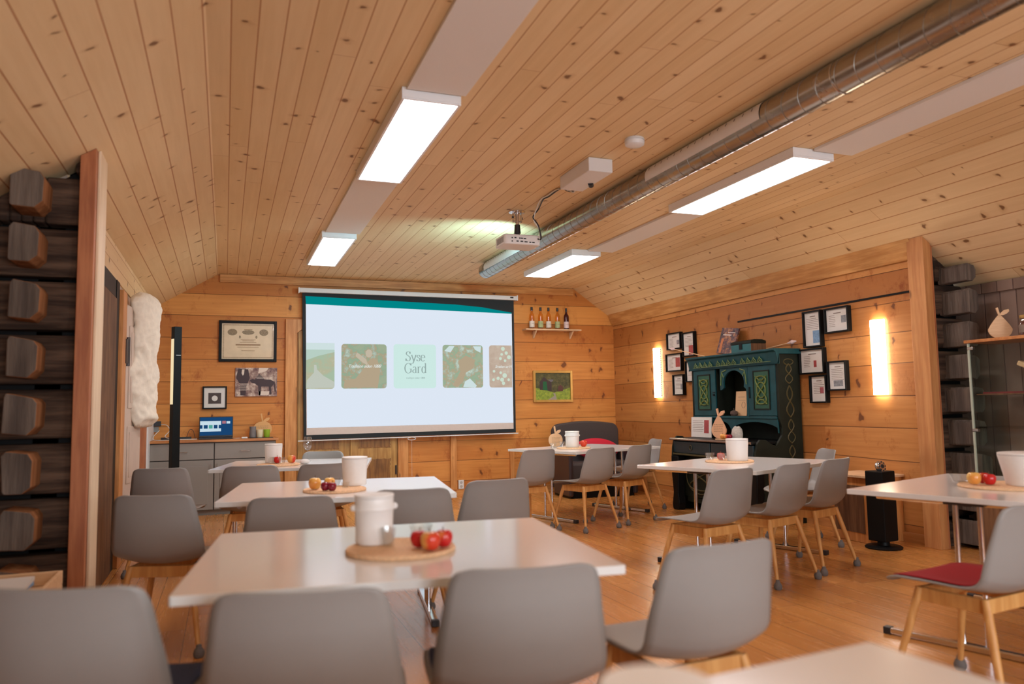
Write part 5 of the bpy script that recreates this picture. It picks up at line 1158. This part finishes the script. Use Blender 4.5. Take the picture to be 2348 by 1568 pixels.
def wineglass(x, y):
    e = empty('wine_glass', (x, y, ZT), 0, 'tall stemmed wine glass on the farthest left table', 'wine glass')
    MB().lathe([(.001, .004), (.034, .002), (.035, 0), (.001, 0)], 28).build('glass_foot', M['glass'], e, smooth=True)
    MB().cyl((0, 0, .003), (0, 0, .10), .0035, n=10).build('glass_stem', M['glass'], e, smooth=True)
    MB().lathe([(.002, .10), (.02, .105), (.036, .13), (.041, .155), (.038, .19), (.032, .225), (.031, .225), (.037, .19), (.040, .155), (.035, .131), (.02, .107), (.002, .103)], 32).build('glass_bowl', M['glass'], e, smooth=True)
wineglass(.72, 7.36)
A1 = 'apples on the nearest left-row table'; A2 = 'fruit on the second left-row table'; A3 = 'apples on the farthest left-row table'; A6 = 'fruit on the right-edge table'
apple((.594, 2.475, ZM), 'apple_a', 'red apple at the left of the three on the nearest mat', .030, .5, A1)
apple((.614, 2.405, ZM), 'apple_b', 'yellow-red apple in front of the two red ones on the nearest mat', .033, 2.2, A1)
apple((.668, 2.445, ZM), 'apple_a', 'red apple at the right of the three on the nearest mat', .031, 4, A1)
apple((.485, 4.54, ZM), 'apple_y', 'yellow apple at the left on the second left table', .037, 1, A2)
apple((.575, 4.60, ZM), 'apple_y', 'yellow apple behind the dark red plum', .033, 2, A2)
apple((.532, 4.44, ZM), 'apple_d', 'dark red plum at the left, in front of the yellow apples', .027, 2, A2, name='plum')
apple((.566, 4.415, ZM), 'apple_d', 'dark red plum at the right, in front of the yellow apples', .026, 1, A2, name='plum')
apple((.43, 6.99, ZM), 'apple_a', 'red apple between the two glasses on the farthest left table', .033, 2, A3)
apple((.545, 6.96, ZM), 'apple_b', 'yellow-red apple at the right of the farthest left mat', .038, 3, A3)
apple((3.735, 7.76, ZM), 'apple_b', 'single orange-red apple right of the bucket before the corner bench', .040, 1)
apple((3.735, 5.235, ZM), 'apple_a', 'red apple seen through the glass beside the hutch table bucket', .033, 1)
apple((3.715, 2.99, ZM), 'apple_y', 'yellow apple at the left on the right-edge table', .036, 1, A6)
apple((3.765, 2.94, ZM), 'apple_a', 'red apple in the middle on the right-edge table', .032, 1, A6)
apple((3.805, 3.005, ZM), 'apple_a', 'red apple behind, nearest the big pail', .032, 3, A6)
o = MB().ball((0, 0, 0), 1, 14, 10).build('crumpled_napkin', M['white'], smooth=True); o.scale = (.045, .03, .022); o.location = (.66, 6.99, ZT+.022); tag(o, 'small crumpled white napkin right of the farthest left mat', 'napkin')
cutout('apple', 'apple_shaped_board', 'plywood apple sign standing at the back of the table before the bench', 'wooden sign', (3.55, 8.10, ZT), math.radians(8), .245, mat('apple_plywood', (.74, .45, .25), .5, noise=.05), txt=5)
# wooden crate with papers at the lower left
cr_ = empty('wooden_crate', (-.80, 3.85, 0), 0, 'wooden crate stand with papers at the lower left edge', 'crate')
B(-.30, .12, -.20, .20, 0, .44, 'crate_body', M['birch'], cr_, .004)
for a in ((-.30, -.285, -.20, .20), (.105, .12, -.20, .20), (-.285, .105, .185, .20), (-.285, .105, -.20, -.185)): B(a[0], a[1], a[2], a[3], .441, .50, 'crate_rim', M['birch'], cr_, .002)
for i, (dx, dy, a, mt, lab) in enumerate(((-.09, .0, .1, 'paper', 'white leaflet lowest of the stack in the crate'), (-.10, -.01, -.12, 'inkblue', 'bluish leaflet in the middle of the crate stack'), (-.08, .01, .05, 'paper', 'white leaflet on top of the crate stack'))):
    o = B(-.105, .105, -.148, .148, 0, .016, 'leaflet_stack', M[mt]); o.location = (-.80+dx, 3.85+dy, .4415+i*.0165); o.rotation_euler.z = a; tag(o, lab, 'leaflets', 'leaflets in the crate')
